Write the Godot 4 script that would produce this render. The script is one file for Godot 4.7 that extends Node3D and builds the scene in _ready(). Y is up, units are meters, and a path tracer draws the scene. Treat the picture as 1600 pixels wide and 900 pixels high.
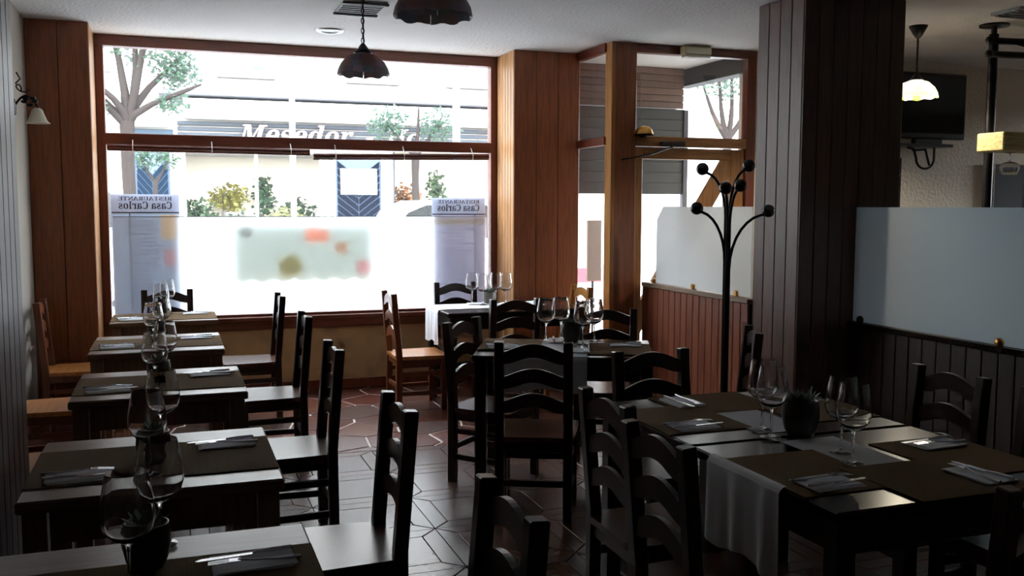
extends Node3D
# Restaurant dining room looking towards the street window.

var M := {}
var taken := {}
var rng := RandomNumberGenerator.new()
const CEIL := 2.858
const ZW := -7.978
const TOP := 0.755
const SERIF := "Droid Serif"

# ---------------------------------------------------------------- naming helpers
func numbered(called: String) -> String:
	if not taken.has(called):
		taken[called] = 0
		return called
	taken[called] += 1
	return "%s_%03d" % [called, taken[called]]

func tag(o: Node, label: String, category: String, group := "") -> Node:
	o.set_meta("label", label)
	o.set_meta("category", category)
	if group != "":
		o.set_meta("group", group)
	return o

func thing(called: String, label: String, category: String, at := Vector3.ZERO, turn := 0.0, group := "") -> Node3D:
	var o := Node3D.new()
	o.name = numbered(called)
	add_child(o)
	o.position = at
	o.rotation.y = turn
	tag(o, label, category, group)
	return o

func part(called: String, st, m: Material, parent: Node, at := Vector3.ZERO) -> MeshInstance3D:
	var o := MeshInstance3D.new()
	o.name = called
	o.mesh = st.commit() if st is SurfaceTool else st
	o.material_override = m
	o.position = at
	parent.add_child(o, true)
	return o

func single(called: String, st, m: Material, label: String, category: String, at := Vector3.ZERO, turn := 0.0, group := "") -> MeshInstance3D:
	var o := MeshInstance3D.new()
	o.name = numbered(called)
	o.mesh = st.commit() if st is SurfaceTool else st
	o.material_override = m
	add_child(o)
	o.position = at
	o.rotation.y = turn
	tag(o, label, category, group)
	return o

func struct(called: String, st, m: Material, at := Vector3.ZERO) -> MeshInstance3D:
	var o := MeshInstance3D.new()
	o.name = called
	o.mesh = st.commit() if st is SurfaceTool else st
	o.material_override = m
	o.position = at
	o.set_meta("kind", "structure")
	add_child(o, true)
	return o

func frame(called: String) -> Node3D:
	var o := Node3D.new()
	o.name = called
	o.set_meta("kind", "structure")
	add_child(o, true)
	return o

func dup(root: Node3D, at: Vector3, turn: float, label: String, group := "") -> Node3D:
	var r: Node3D = root.duplicate()
	r.name = numbered(String(root.name).rstrip("0123456789").trim_suffix("_"))
	add_child(r)
	r.position = at
	r.rotation.y = turn
	r.set_meta("label", label)
	if group != "":
		r.set_meta("group", group)
	return r

# ---------------------------------------------------------------- mesh helpers
func mb() -> SurfaceTool:
	var st := SurfaceTool.new()
	st.begin(Mesh.PRIMITIVE_TRIANGLES)
	return st

func tri(st: SurfaceTool, a: Vector3, b: Vector3, c: Vector3, out: Vector3) -> void:
	var n := (c - a).cross(b - a)
	if n.length_squared() < 1e-16:
		return
	n = n.normalized()
	if n.dot(out) < 0.0:
		var t := b
		b = c
		c = t
		n = -n
	st.set_normal(n)
	st.add_vertex(a)
	st.set_normal(n)
	st.add_vertex(b)
	st.set_normal(n)
	st.add_vertex(c)

func quad(st: SurfaceTool, a: Vector3, b: Vector3, c: Vector3, d: Vector3, out: Vector3) -> void:
	tri(st, a, b, c, out)
	tri(st, a, c, d, out)

# a smooth quad with given vertex normals
func squad(st: SurfaceTool, v: Array, n: Array, uv: Array = []) -> void:
	var g: Vector3 = (v[2] - v[0]).cross(v[1] - v[0])
	var avg: Vector3 = n[0] + n[1] + n[2] + n[3]
	var order := [0, 1, 2, 0, 2, 3]
	if g.length_squared() < 1e-18:
		g = (v[3] - v[0]).cross(v[2] - v[0])
	if g.dot(avg) < 0.0:
		order = [0, 2, 1, 0, 3, 2]
	for i in order:
		st.set_normal(n[i].normalized())
		if uv.size():
			st.set_uv(uv[i])
		st.add_vertex(v[i])

# chamfered box
func box(st: SurfaceTool, c: Vector3, s: Vector3, bev := 0.004, b := Basis.IDENTITY) -> void:
	var h := s * 0.5
	bev = minf(bev, minf(h.x, minf(h.y, h.z)) * 0.6)
	var ax := [Vector3.RIGHT, Vector3.UP, Vector3.BACK]
	if bev <= 0.0005:
		for i in 3:
			for sg in [-1.0, 1.0]:
				var u: int = (i + 1) % 3
				var w: int = (i + 2) % 3
				var n: Vector3 = ax[i] * sg
				var p: Vector3 = n * h[i]
				var du: Vector3 = ax[u] * h[u]
				var dw: Vector3 = ax[w] * h[w]
				quad(st, c + b * (p - du - dw), c + b * (p + du - dw), c + b * (p + du + dw), c + b * (p - du + dw), b * n)
		return
	for i in 3:
		for sg in [-1.0, 1.0]:
			var u: int = (i + 1) % 3
			var w: int = (i + 2) % 3
			var n: Vector3 = ax[i] * sg
			var p: Vector3 = n * h[i]
			var du: Vector3 = ax[u] * (h[u] - bev)
			var dw: Vector3 = ax[w] * (h[w] - bev)
			quad(st, c + b * (p - du - dw), c + b * (p + du - dw), c + b * (p + du + dw), c + b * (p - du + dw), b * n)
	for i in 3:
		var u: int = (i + 1) % 3
		var w: int = (i + 2) % 3
		for su in [-1.0, 1.0]:
			for sw in [-1.0, 1.0]:
				var e: Vector3 = ax[i] * (h[i] - bev)
				var p1: Vector3 = ax[u] * su * h[u] + ax[w] * sw * (h[w] - bev)
				var p2: Vector3 = ax[u] * su * (h[u] - bev) + ax[w] * sw * h[w]
				quad(st, c + b * (p1 - e), c + b * (p1 + e), c + b * (p2 + e), c + b * (p2 - e), b * (ax[u] * su + ax[w] * sw))
	for sx in [-1.0, 1.0]:
		for sy in [-1.0, 1.0]:
			for sz in [-1.0, 1.0]:
				var q := Vector3(sx, sy, sz)
				var k := Vector3(h.x - bev, h.y - bev, h.z - bev)
				tri(st, c + b * (q * Vector3(h.x, k.y, k.z)), c + b * (q * Vector3(k.x, h.y, k.z)), c + b * (q * Vector3(k.x, k.y, h.z)), b * q)

func bx(lo: Vector3, hi: Vector3, bev := 0.004) -> SurfaceTool:
	var st := mb()
	box(st, (lo + hi) * 0.5, (hi - lo).abs(), bev)
	return st

func addbx(st: SurfaceTool, lo: Vector3, hi: Vector3, bev := 0.004) -> void:
	box(st, (lo + hi) * 0.5, (hi - lo).abs(), bev)

# a square bar between two points
func bar(st: SurfaceTool, a: Vector3, c: Vector3, w: float, t: float, bev := 0.004, up := Vector3.UP) -> void:
	var d := (c - a)
	var l := d.length()
	d /= l
	var x := d.cross(up)
	if x.length() < 0.01:
		x = d.cross(Vector3.RIGHT)
	x = x.normalized()
	var y := x.cross(d).normalized()
	box(st, (a + c) * 0.5, Vector3(w, t, l), bev, Basis(x, y, -d))

# flat outline in xy, given thickness along z
func extrude(st: SurfaceTool, poly: PackedVector2Array, z0: float, z1: float, xf := Transform3D()) -> void:
	var idx := Geometry2D.triangulate_polygon(poly)
	var zb := xf.basis * Vector3(0, 0, 1)
	for k in range(0, idx.size(), 3):
		var a := poly[idx[k]]
		var b := poly[idx[k + 1]]
		var c := poly[idx[k + 2]]
		tri(st, xf * Vector3(a.x, a.y, z1), xf * Vector3(b.x, b.y, z1), xf * Vector3(c.x, c.y, z1), zb)
		tri(st, xf * Vector3(a.x, a.y, z0), xf * Vector3(b.x, b.y, z0), xf * Vector3(c.x, c.y, z0), -zb)
	var sg := -1.0 if Geometry2D.is_polygon_clockwise(poly) else 1.0
	for k in poly.size():
		var a := poly[k]
		var b := poly[(k + 1) % poly.size()]
		var n := Vector3(b.y - a.y, a.x - b.x, 0) * sg
		quad(st, xf * Vector3(a.x, a.y, z0), xf * Vector3(b.x, b.y, z0), xf * Vector3(b.x, b.y, z1), xf * Vector3(a.x, a.y, z1), xf.basis * n)

# revolve a profile of (radius, height)
func lathe(st: SurfaceTool, prof: Array, segs := 20, xf := Transform3D()) -> void:
	var n := prof.size()
	var nrm := []
	for i in n:
		var p: Vector2 = prof[maxi(i - 1, 0)]
		var q: Vector2 = prof[mini(i + 1, n - 1)]
		var t: Vector2 = q - p
		nrm.append(Vector2(t.y, -t.x).normalized())
	for i in n - 1:
		for k in segs:
			var a0 := TAU * k / segs
			var a1 := TAU * (k + 1) / segs
			var v := []
			var nn := []
			for e in [[i, a0], [i, a1], [i + 1, a1], [i + 1, a0]]:
				var p: Vector2 = prof[e[0]]
				var a: float = e[1]
				v.append(xf * Vector3(p.x * cos(a), p.y, p.x * sin(a)))
				nn.append(xf.basis * Vector3(nrm[e[0]].x * cos(a), nrm[e[0]].y, nrm[e[0]].x * sin(a)))
			squad(st, v, nn)

func tube(st: SurfaceTool, pts: Array, r, segs := 8, caps := true) -> void:
	var rings := []
	var side := Vector3.ZERO
	for i in pts.size():
		var d: Vector3 = (pts[mini(i + 1, pts.size() - 1)] - pts[maxi(i - 1, 0)]).normalized()
		if side == Vector3.ZERO:
			side = d.cross(Vector3.UP if absf(d.y) < 0.9 else Vector3.RIGHT).normalized()
		side = (side - d * side.dot(d)).normalized()
		var up := d.cross(side)
		var rr: float = r[i] if r is Array else r
		var ring := []
		for k in segs:
			var a := TAU * k / segs
			var n := side * cos(a) + up * sin(a)
			ring.append([pts[i] + n * rr, n])
		rings.append(ring)
	for i in rings.size() - 1:
		for k in segs:
			var k2 := (k + 1) % segs
			squad(st, [rings[i][k][0], rings[i][k2][0], rings[i + 1][k2][0], rings[i + 1][k][0]], [rings[i][k][1], rings[i][k2][1], rings[i + 1][k2][1], rings[i + 1][k][1]])
	if caps:
		for e in [0, rings.size() - 1]:
			var o: Vector3 = pts[e] - pts[1] if e == 0 else pts[e] - pts[e - 1]
			for k in segs:
				tri(st, pts[e], rings[e][k][0], rings[e][(k + 1) % segs][0], o)

func ball(st: SurfaceTool, c: Vector3, r: Vector3, segs := 14, rows := 8) -> void:
	for i in rows:
		for k in segs:
			var v := []
			var n := []
			for e in [[i, k], [i, k + 1], [i + 1, k + 1], [i + 1, k]]:
				var t: float = PI * e[0] / rows
				var a: float = TAU * e[1] / segs
				var d := Vector3(sin(t) * cos(a), cos(t), sin(t) * sin(a))
				v.append(c + d * r)
				n.append(d / r)
			squad(st, v, n)

# a smooth height grid: f(u,v) -> Vector3
func grid(st: SurfaceTool, f: Callable, nu: int, nv: int) -> void:
	var e := 0.002
	for i in nu:
		for k in nv:
			var v := []
			var n := []
			var uv := []
			for c in [[i, k], [i + 1, k], [i + 1, k + 1], [i, k + 1]]:
				var u: float = float(c[0]) / nu
				var w: float = float(c[1]) / nv
				var p: Vector3 = f.call(u, w)
				var du: Vector3 = f.call(u + e, w) - f.call(u - e, w)
				var dw: Vector3 = f.call(u, w + e) - f.call(u, w - e)
				v.append(p)
				n.append(du.cross(dw).normalized())
				uv.append(Vector2(u, w))
			squad(st, v, n, uv)

# ---------------------------------------------------------------- materials
func noise_tex(freq: float, octaves: int, ramp: Array, sd: int, size := 256, kind := FastNoiseLite.TYPE_SIMPLEX_SMOOTH) -> NoiseTexture2D:
	var n := FastNoiseLite.new()
	n.seed = sd
	n.noise_type = kind
	n.frequency = freq
	n.fractal_octaves = octaves
	var t := NoiseTexture2D.new()
	t.width = size
	t.height = size
	t.seamless = true
	t.noise = n
	var g := Gradient.new()
	g.offsets = PackedFloat32Array(ramp.map(func(e): return e[0]))
	g.colors = PackedColorArray(ramp.map(func(e): return e[1]))
	t.color_ramp = g
	return t

func plain(c: Color, rough := 0.6, metal := 0.0) -> StandardMaterial3D:
	var m := StandardMaterial3D.new()
	m.albedo_color = c
	m.roughness = rough
	m.metallic = metal
	return m

var grain_tex: NoiseTexture2D
var blotch_tex: NoiseTexture2D
var speck_tex: NoiseTexture2D

# varnished wood; axis is the direction of the grain
func wood(c: Color, rough: float, axis: String, world := false, fine := 1.0) -> StandardMaterial3D:
	var m := plain(c, rough)
	m.albedo_texture = grain_tex
	m.uv1_triplanar = true
	m.uv1_world_triplanar = world
	var s := Vector3(5.0, 5.0, 5.0) * fine
	if axis == "y":
		s.y = 0.35 * fine
	elif axis == "x":
		s.x = 0.35 * fine
	else:
		s.z = 0.35 * fine
	m.uv1_scale = s
	return m

func pane(alpha: float, c := Color(0.9, 0.95, 0.95), rough := 0.03, back := 0.0) -> StandardMaterial3D:
	var m := plain(Color(c.r, c.g, c.b, alpha), rough)
	m.transparency = BaseMaterial3D.TRANSPARENCY_ALPHA
	if back > 0.0:
		m.backlight_enabled = true
		m.backlight = Color(back, back, back)
	return m

func translucent(c: Color, back: Color, rough := 0.8, alpha := 1.0) -> StandardMaterial3D:
	var m := plain(Color(c.r, c.g, c.b, alpha), rough)
	if alpha < 1.0:
		m.transparency = BaseMaterial3D.TRANSPARENCY_ALPHA
	m.backlight_enabled = true
	m.backlight = back
	return m

func make_materials() -> void:
	grain_tex = noise_tex(0.02, 4, [[0.0, Color(0.76, 0.74, 0.72)], [0.45, Color(0.92, 0.9, 0.88)], [0.6, Color(1, 1, 1)], [1.0, Color(0.84, 0.81, 0.78)]], 3)
	blotch_tex = noise_tex(0.012, 3, [[0.0, Color(0.8, 0.8, 0.8)], [0.5, Color(0.95, 0.95, 0.95)], [1.0, Color(1, 1, 1)]], 8)
	speck_tex = noise_tex(0.09, 3, [[0.0, Color(0, 0, 0)], [1.0, Color(1, 1, 1)]], 11)
	var chair_c := Color(0.16, 0.092, 0.06)
	M.chair_y = wood(chair_c, 0.28, "y")
	M.chair_x = wood(chair_c, 0.28, "x")
	M.seat = wood(Color(0.28, 0.165, 0.1), 0.25, "x")
	M.honey_y = wood(Color(0.62, 0.42, 0.2), 0.35, "y")
	M.honey_x = wood(Color(0.62, 0.42, 0.2), 0.35, "x")
	M.table = wood(Color(0.42, 0.31, 0.23), 0.3, "x")
	M.table_leg = wood(Color(0.44, 0.34, 0.26), 0.35, "y")
	M.table_dark = wood(Color(0.13, 0.08, 0.055), 0.22, "x")
	M.table_dark.metallic_specular = 0.32
	M.table_dark_leg = wood(Color(0.12, 0.07, 0.05), 0.3, "y")
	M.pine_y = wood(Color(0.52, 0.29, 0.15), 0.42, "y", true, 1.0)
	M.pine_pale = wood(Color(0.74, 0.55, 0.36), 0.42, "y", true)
	M.pine_x = wood(Color(0.4, 0.2, 0.12), 0.4, "x", true)
	M.frame_y = wood(Color(0.42, 0.19, 0.11), 0.4, "y", true)
	M.door_y = wood(Color(0.66, 0.46, 0.27), 0.4, "y", true)
	M.door_x = wood(Color(0.66, 0.46, 0.27), 0.4, "x", true)
	M.pillar = []
	M.wainscot = []
	for k in 3:
		var f := 0.92 + 0.08 * k
		M.pillar.append(wood(Color(0.36 * f, 0.25 * f, 0.205 * f), 0.45, "y", true))
		M.wainscot.append(wood(Color(0.5 * f, 0.27 * f, 0.18 * f), 0.42, "y", true))
	M.pier = wood(Color(0.3, 0.2, 0.155), 0.4, "y", true)
	M.pier.metallic_specular = 0.25
	M.dark_panel = wood(Color(0.26, 0.17, 0.12), 0.5, "y", true)
	M.dark_board = wood(Color(0.19, 0.12, 0.09), 0.5, "y", true)
	M.core = plain(Color(0.1, 0.07, 0.05), 0.8)
	M.ceiling = plain(Color(0.93, 0.935, 0.94), 0.95)
	M.ceiling.heightmap_enabled = true
	M.ceiling.heightmap_texture = speck_tex
	M.ceiling.heightmap_scale = 0.4
	M.ceiling.uv1_triplanar = true
	M.ceiling.uv1_world_triplanar = true
	M.ceiling.uv1_scale = Vector3(1.2, 1.2, 1.2)
	M.plaster_left = plain(Color(0.58, 0.55, 0.51), 0.9)
	M.plaster = plain(Color(0.74, 0.6, 0.42), 0.9)
	M.plaster.albedo_texture = blotch_tex
	M.plaster.uv1_triplanar = true
	M.plaster.uv1_world_triplanar = true
	M.plaster_bar = plain(Color(0.88, 0.85, 0.79), 0.9)
	M.plaster_bar.heightmap_enabled = true
	M.plaster_bar.heightmap_texture = speck_tex
	M.plaster_bar.heightmap_scale = 0.5
	M.plaster_bar.uv1_triplanar = true
	M.plaster_bar.uv1_world_triplanar = true
	M.grout = plain(Color(0.8, 0.75, 0.7), 0.85)
	M.grout_dark = plain(Color(0.05, 0.045, 0.045), 0.9)
	M.stone = []
	for k in 5:
		var cs := [Color(0.4, 0.23, 0.18), Color(0.36, 0.22, 0.18), Color(0.44, 0.27, 0.2), Color(0.34, 0.25, 0.22), Color(0.38, 0.2, 0.16)]
		var m := plain(cs[k], 0.27)
		m.albedo_texture = blotch_tex
		m.uv1_triplanar = true
		m.uv1_world_triplanar = true
		m.uv1_scale = Vector3(3, 3, 3)
		M.stone.append(m)
	M.tile = []
	for k in 3:
		var cs := [Color(0.33, 0.24, 0.2), Color(0.36, 0.26, 0.21), Color(0.31, 0.22, 0.19)]
		var m := plain(cs[k], 0.24)
		m.albedo_texture = blotch_tex
		m.uv1_triplanar = true
		m.uv1_world_triplanar = true
		m.uv1_scale = Vector3(2, 2, 2)
		M.tile.append(m)
	M.glass_pane = pane(0.03, Color(0.95, 0.97, 0.97), 0.02, 0.04)
	M.glass_door = pane(0.03, Color(0.95, 0.97, 0.97), 0.02, 0.05)
	M.wine = pane(0.0, Color(1, 1, 1), 0.0)
	M.wine.refraction_enabled = true
	M.wine.refraction_scale = 0.05
	M.film = translucent(Color(0.93, 0.94, 0.95), Color(1, 1, 1), 0.5, 0.5)
	M.frost = translucent(Color(0.85, 0.9, 0.92), Color(1, 1, 1), 0.4, 0.9)
	M.frost_bar = translucent(Color(0.6, 0.82, 0.92), Color(1, 1, 1), 0.4, 0.93)
	M.paper = translucent(Color(0.82, 0.85, 0.94), Color(0.62, 0.62, 0.62), 0.9)
	M.letter = plain(Color(0.2, 0.2, 0.3), 0.9)
	M.linen = translucent(Color(0.94, 0.94, 0.95), Color(0.25, 0.25, 0.25), 0.9)
	M.linen.rim_enabled = true
	M.linen.rim = 0.3
	M.napkin = plain(Color(0.92, 0.93, 0.95), 0.9)
	M.runner = plain(Color(0.74, 0.74, 0.76), 0.85)
	var weave := Image.create(64, 64, false, Image.FORMAT_RGB8)
	for x in 64:
		for y in 64:
			var over := (x / 8 + y / 8) % 2 == 0
			var t: float = absf(sin(PI * (x % 8 + 0.5) / 8.0)) if over else absf(sin(PI * (y % 8 + 0.5) / 8.0))
			var g := 0.55 + 0.45 * t
			weave.set_pixel(x, y, Color(g, g, g))
	var weave_tex := ImageTexture.create_from_image(weave)
	M.mat = plain(Color(0.42, 0.33, 0.22), 0.95)
	M.mat.metallic_specular = 0.2
	M.mat.albedo_texture = weave_tex
	M.mat.heightmap_enabled = true
	M.mat.heightmap_texture = weave_tex
	M.mat.heightmap_scale = 0.12
	M.mat.uv1_triplanar = true
	M.mat.uv1_scale = Vector3(22, 22, 22)
	M.steel = plain(Color(0.8, 0.8, 0.82), 0.18, 1.0)
	M.iron = plain(Color(0.05, 0.05, 0.055), 0.4, 0.6)
	M.black = plain(Color(0.04, 0.04, 0.045), 0.35)
	M.screen = plain(Color(0.012, 0.014, 0.02), 0.12)
	M.knob = plain(Color(0.12, 0.07, 0.05), 0.25)
	M.pot = plain(Color(0.13, 0.12, 0.11), 0.3)
	M.pot_grey = plain(Color(0.5, 0.48, 0.44), 0.6)
	M.soil = plain(Color(0.08, 0.06, 0.04), 0.95)
	M.leaf = translucent(Color(0.2, 0.34, 0.12), Color(0.3, 0.3, 0.3), 0.5)
	M.white = plain(Color(0.88, 0.88, 0.86), 0.7)
	M.cream = plain(Color(0.8, 0.76, 0.62), 0.6)
	M.shade_white = translucent(Color(0.85, 0.82, 0.74), Color(0.7, 0.7, 0.7), 0.5)
	M.brass = plain(Color(0.75, 0.55, 0.28), 0.3, 0.9)

# ---------------------------------------------------------------- ready
func _ready() -> void:
	rng.seed = 77
	# camera
	var cam := Camera3D.new()
	cam.name = "camera"
	cam.keep_aspect = Camera3D.KEEP_HEIGHT
	cam.fov = rad_to_deg(2.0 * atan(450.0 / 1472.03))
	cam.position = Vector3(0, 1.55, 0)
	cam.rotation_order = EULER_ORDER_YXZ
	cam.rotation_degrees = Vector3(-4.9233, -19.8515, 0.1443)
	cam.near = 0.05
	cam.far = 300.0
	add_child(cam)
	cam.current = true
	# sky and exposure: a bright overcast day, no sun
	var env := Environment.new()
	env.tonemap_mode = Environment.TONE_MAPPER_LINEAR
	env.tonemap_exposure = 0.34
	env.background_mode = Environment.BG_SKY
	var sm := ProceduralSkyMaterial.new()
	sm.sky_top_color = Color(0.9, 0.95, 1.0)
	sm.sky_horizon_color = Color(0.97, 0.98, 1.0)
	sm.ground_bottom_color = Color(0.55, 0.55, 0.55)
	sm.ground_horizon_color = Color(0.8, 0.8, 0.8)
	sm.sky_energy_multiplier = 7.0
	sm.ground_energy_multiplier = 1.5
	var sky := Sky.new()
	sky.sky_material = sm
	env.sky = sky
	env.sdfgi_enabled = true
	env.ssao_enabled = true
	env.ssil_enabled = true
	var we := WorldEnvironment.new()
	we.name = "environment"
	we.environment = env
	add_child(we)
	make_materials()
	build_shell()
	build_floor()
	build_window()
	build_columns()
	build_door()
	build_partitions()
	build_bar()
	build_street()
	build_ceiling_things()
	build_furniture()
	build_tableware()
	build_small()

# ---------------------------------------------------------------- room shell
func build_shell() -> void:
	struct("ceiling", bx(Vector3(-1.2, CEIL, -8.23), Vector3(10.8, 3.15, 3.3), 0.0), M.ceiling)
	struct("wall_left", bx(Vector3(-1.2, 0, -8.23), Vector3(-0.937, CEIL, 3.3), 0.0), M.plaster_left)
	struct("wall_back", bx(Vector3(-0.937, 0, 3.0), Vector3(4.1, CEIL, 3.3), 0.0), M.dark_panel)
	struct("wall_rear", bx(Vector3(4.1, 0, 3.0), Vector3(10.5, CEIL, 3.3), 0.0), M.plaster_bar)
	var rw := mb()
	addbx(rw, Vector3(10.5, 0, -7.15), Vector3(10.8, 0.9, 3.3), 0.0)
	addbx(rw, Vector3(10.5, 2.45, -7.15), Vector3(10.8, CEIL, 3.3), 0.0)
	addbx(rw, Vector3(10.5, 0.9, -7.15), Vector3(10.8, 2.45, -6.3), 0.0)
	addbx(rw, Vector3(10.5, 0.9, -5.0), Vector3(10.8, 2.45, 3.3), 0.0)
	struct("wall_right", rw, M.plaster_bar)
	var w3 := frame("window_3")
	for z in [-6.3, -5.69, -5.08]:
		part("window_frame", bx(Vector3(10.56, 0.9, z), Vector3(10.64, 2.45, z + 0.08)), M.frame_y, w3)
	part("glass", bx(Vector3(10.597, 0.9, -6.3), Vector3(10.603, 2.45, -5.0), 0.0), M.glass_door, w3)
	struct("wall_bar", bx(Vector3(4.68, 0, -7.15), Vector3(10.8, CEIL, -6.9), 0.0), M.plaster_bar)
	# street wall: under the window and behind the two clad columns
	var ws := mb()
	addbx(ws, Vector3(-0.53, 0, -8.23), Vector3(2.76, 0.6, ZW), 0.0)
	addbx(ws, Vector3(-0.937, 0, -8.23), Vector3(-0.525, CEIL, ZW - 0.001), 0.0)
	addbx(ws, Vector3(2.757, 0, -8.23), Vector3(3.4, CEIL, ZW - 0.001), 0.0)
	struct("wall_front", ws, M.plaster)
	struct("trim_1", bx(Vector3(-0.515, 0.535, ZW), Vector3(2.73, 0.632, ZW + 0.018)), M.pine_x)
	struct("baseboard_front", bx(Vector3(-0.515, 0.0, ZW), Vector3(2.73, 0.088, ZW + 0.016)), M.frame_y)
	struct("baseboard_left", bx(Vector3(-0.937, 0.0, -7.47), Vector3(-0.922, 0.088, -3.63)), M.frame_y)

func slab(poly: PackedVector2Array, y0: float, y1: float, bev: float) -> SurfaceTool:
	var st := mb()
	slab_into(st, poly, y0, y1, bev)
	return st

func slab_into(st: SurfaceTool, poly: PackedVector2Array, y0: float, y1: float, bev: float) -> void:
	var c := Vector2.ZERO
	for p in poly:
		c += p
	c /= poly.size()
	var n := poly.size()
	var inner := PackedVector2Array()
	for p in poly:
		inner.append(p + (c - p).normalized() * bev)
	for k in n:
		var a := poly[k]
		var b := poly[(k + 1) % n]
		var ia := inner[k]
		var ib := inner[(k + 1) % n]
		var mid := (a + b) * 0.5 - c
		var o := Vector3(mid.x, 0, mid.y)
		tri(st, Vector3(c.x, y1, c.y), Vector3(ia.x, y1, ia.y), Vector3(ib.x, y1, ib.y), Vector3.UP)
		quad(st, Vector3(ia.x, y1, ia.y), Vector3(ib.x, y1, ib.y), Vector3(b.x, y1 - bev * 0.6, b.y), Vector3(a.x, y1 - bev * 0.6, a.y), o.normalized() + Vector3.UP)
		quad(st, Vector3(a.x, y1 - bev * 0.6, a.y), Vector3(b.x, y1 - bev * 0.6, b.y), Vector3(b.x, y0, b.y), Vector3(a.x, y0, a.y), o)

func clip_half(poly: PackedVector2Array, p: Vector2, n: Vector2) -> PackedVector2Array:
	var out := PackedVector2Array()
	for k in poly.size():
		var a := poly[k]
		var b := poly[(k + 1) % poly.size()]
		var da := (a - p).dot(n)
		var db := (b - p).dot(n)
		if da <= 0.0:
			out.append(a)
		if (da < 0.0 and db > 0.0) or (da > 0.0 and db < 0.0):
			out.append(a.lerp(b, da / (da - db)))
	return out

func build_floor() -> void:
	var fl := struct("floor", bx(Vector3(-1.2, -0.25, -8.23), Vector3(10.8, -0.008, 3.3), 0.0), M.grout_dark)
	part("grout_bed", bx(Vector3(-0.937, -0.008, ZW), Vector3(3.6, -0.0055, -5.842), 0.0), M.grout, fl)
	# crazy paving near the window
	var lo := Vector2(-0.937, ZW)
	var hi := Vector2(3.55, -5.842)
	var pts := []
	var cols := 10
	var rows := 6
	for i in range(-1, cols + 1):
		for k in range(-1, rows + 1):
			var f := Vector2((i + 0.5 + (0.25 if k % 2 == 0 else -0.25) + rng.randf_range(-0.3, 0.3)) / cols, (k + 0.5 + rng.randf_range(-0.32, 0.32)) / rows)
			pts.append(lo + (hi - lo) * f)
	for p in pts:
		var poly := PackedVector2Array([lo, Vector2(hi.x, lo.y), hi, Vector2(lo.x, hi.y)])
		for q in pts:
			if p != q and p.distance_to(q) < 1.6:
				poly = clip_half(poly, (p + q) * 0.5, q - p)
		if poly.size() < 3:
			continue
		var shr := Geometry2D.offset_polygon(poly, -0.008, Geometry2D.JOIN_MITER)
		if shr.is_empty() or shr[0].size() < 3:
			continue
		part("paving_stone", slab(shr[0], -0.008, rng.randf_range(-0.001, 0.001), 0.004), M.stone[rng.randi() % 5], fl)
	# square tiles: an inner square and four mitred strips each
	var pitch := 0.514
	var inset := 0.086
	var g := 0.0022
	var inner := slab(PackedVector2Array([Vector2(inset + g, inset + g), Vector2(pitch - inset - g, inset + g), Vector2(pitch - inset - g, pitch - inset - g), Vector2(inset + g, pitch - inset - g)]), -0.008, 0.0, 0.003).commit()
	var strips := []
	for k in 4:
		var poly := PackedVector2Array([Vector2(g * 2.5, g), Vector2(pitch - g * 2.5, g), Vector2(pitch - inset - g * 1.0, inset - g), Vector2(inset + g * 1.0, inset - g)])
		var turned := PackedVector2Array()
		for p in poly:
			turned.append((p - Vector2(pitch, pitch) * 0.5).rotated(k * PI / 2) + Vector2(pitch, pitch) * 0.5)
		strips.append(slab(turned, -0.008, 0.0, 0.003).commit())
	var rest := mb()
	for i in range(-5, 19):
		for k in range(-3, 17):
			var at := Vector3(1.16 + i * pitch, 0, -5.325 - pitch + k * pitch)
			if at.x < -1.4:
				continue
			if i >= -2 and i <= 4 and k >= 0 and k <= 7:
				part("floor_tile", inner, M.tile[rng.randi() % 3], fl, at)
				for s in strips:
					part("border_strip", s, M.tile[rng.randi() % 3], fl, at)
			elif (k >= 0 or at.x > 3.5) and at.x > -1.0 and at.x < 10.4:
				rest.append_from(inner, 0, Transform3D(Basis(), at))
				for s in strips:
					rest.append_from(s, 0, Transform3D(Basis(), at))
	var r := part("outer_tiles", rest, M.tile[0], fl)
	r.set_meta("kind", "stuff")

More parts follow.
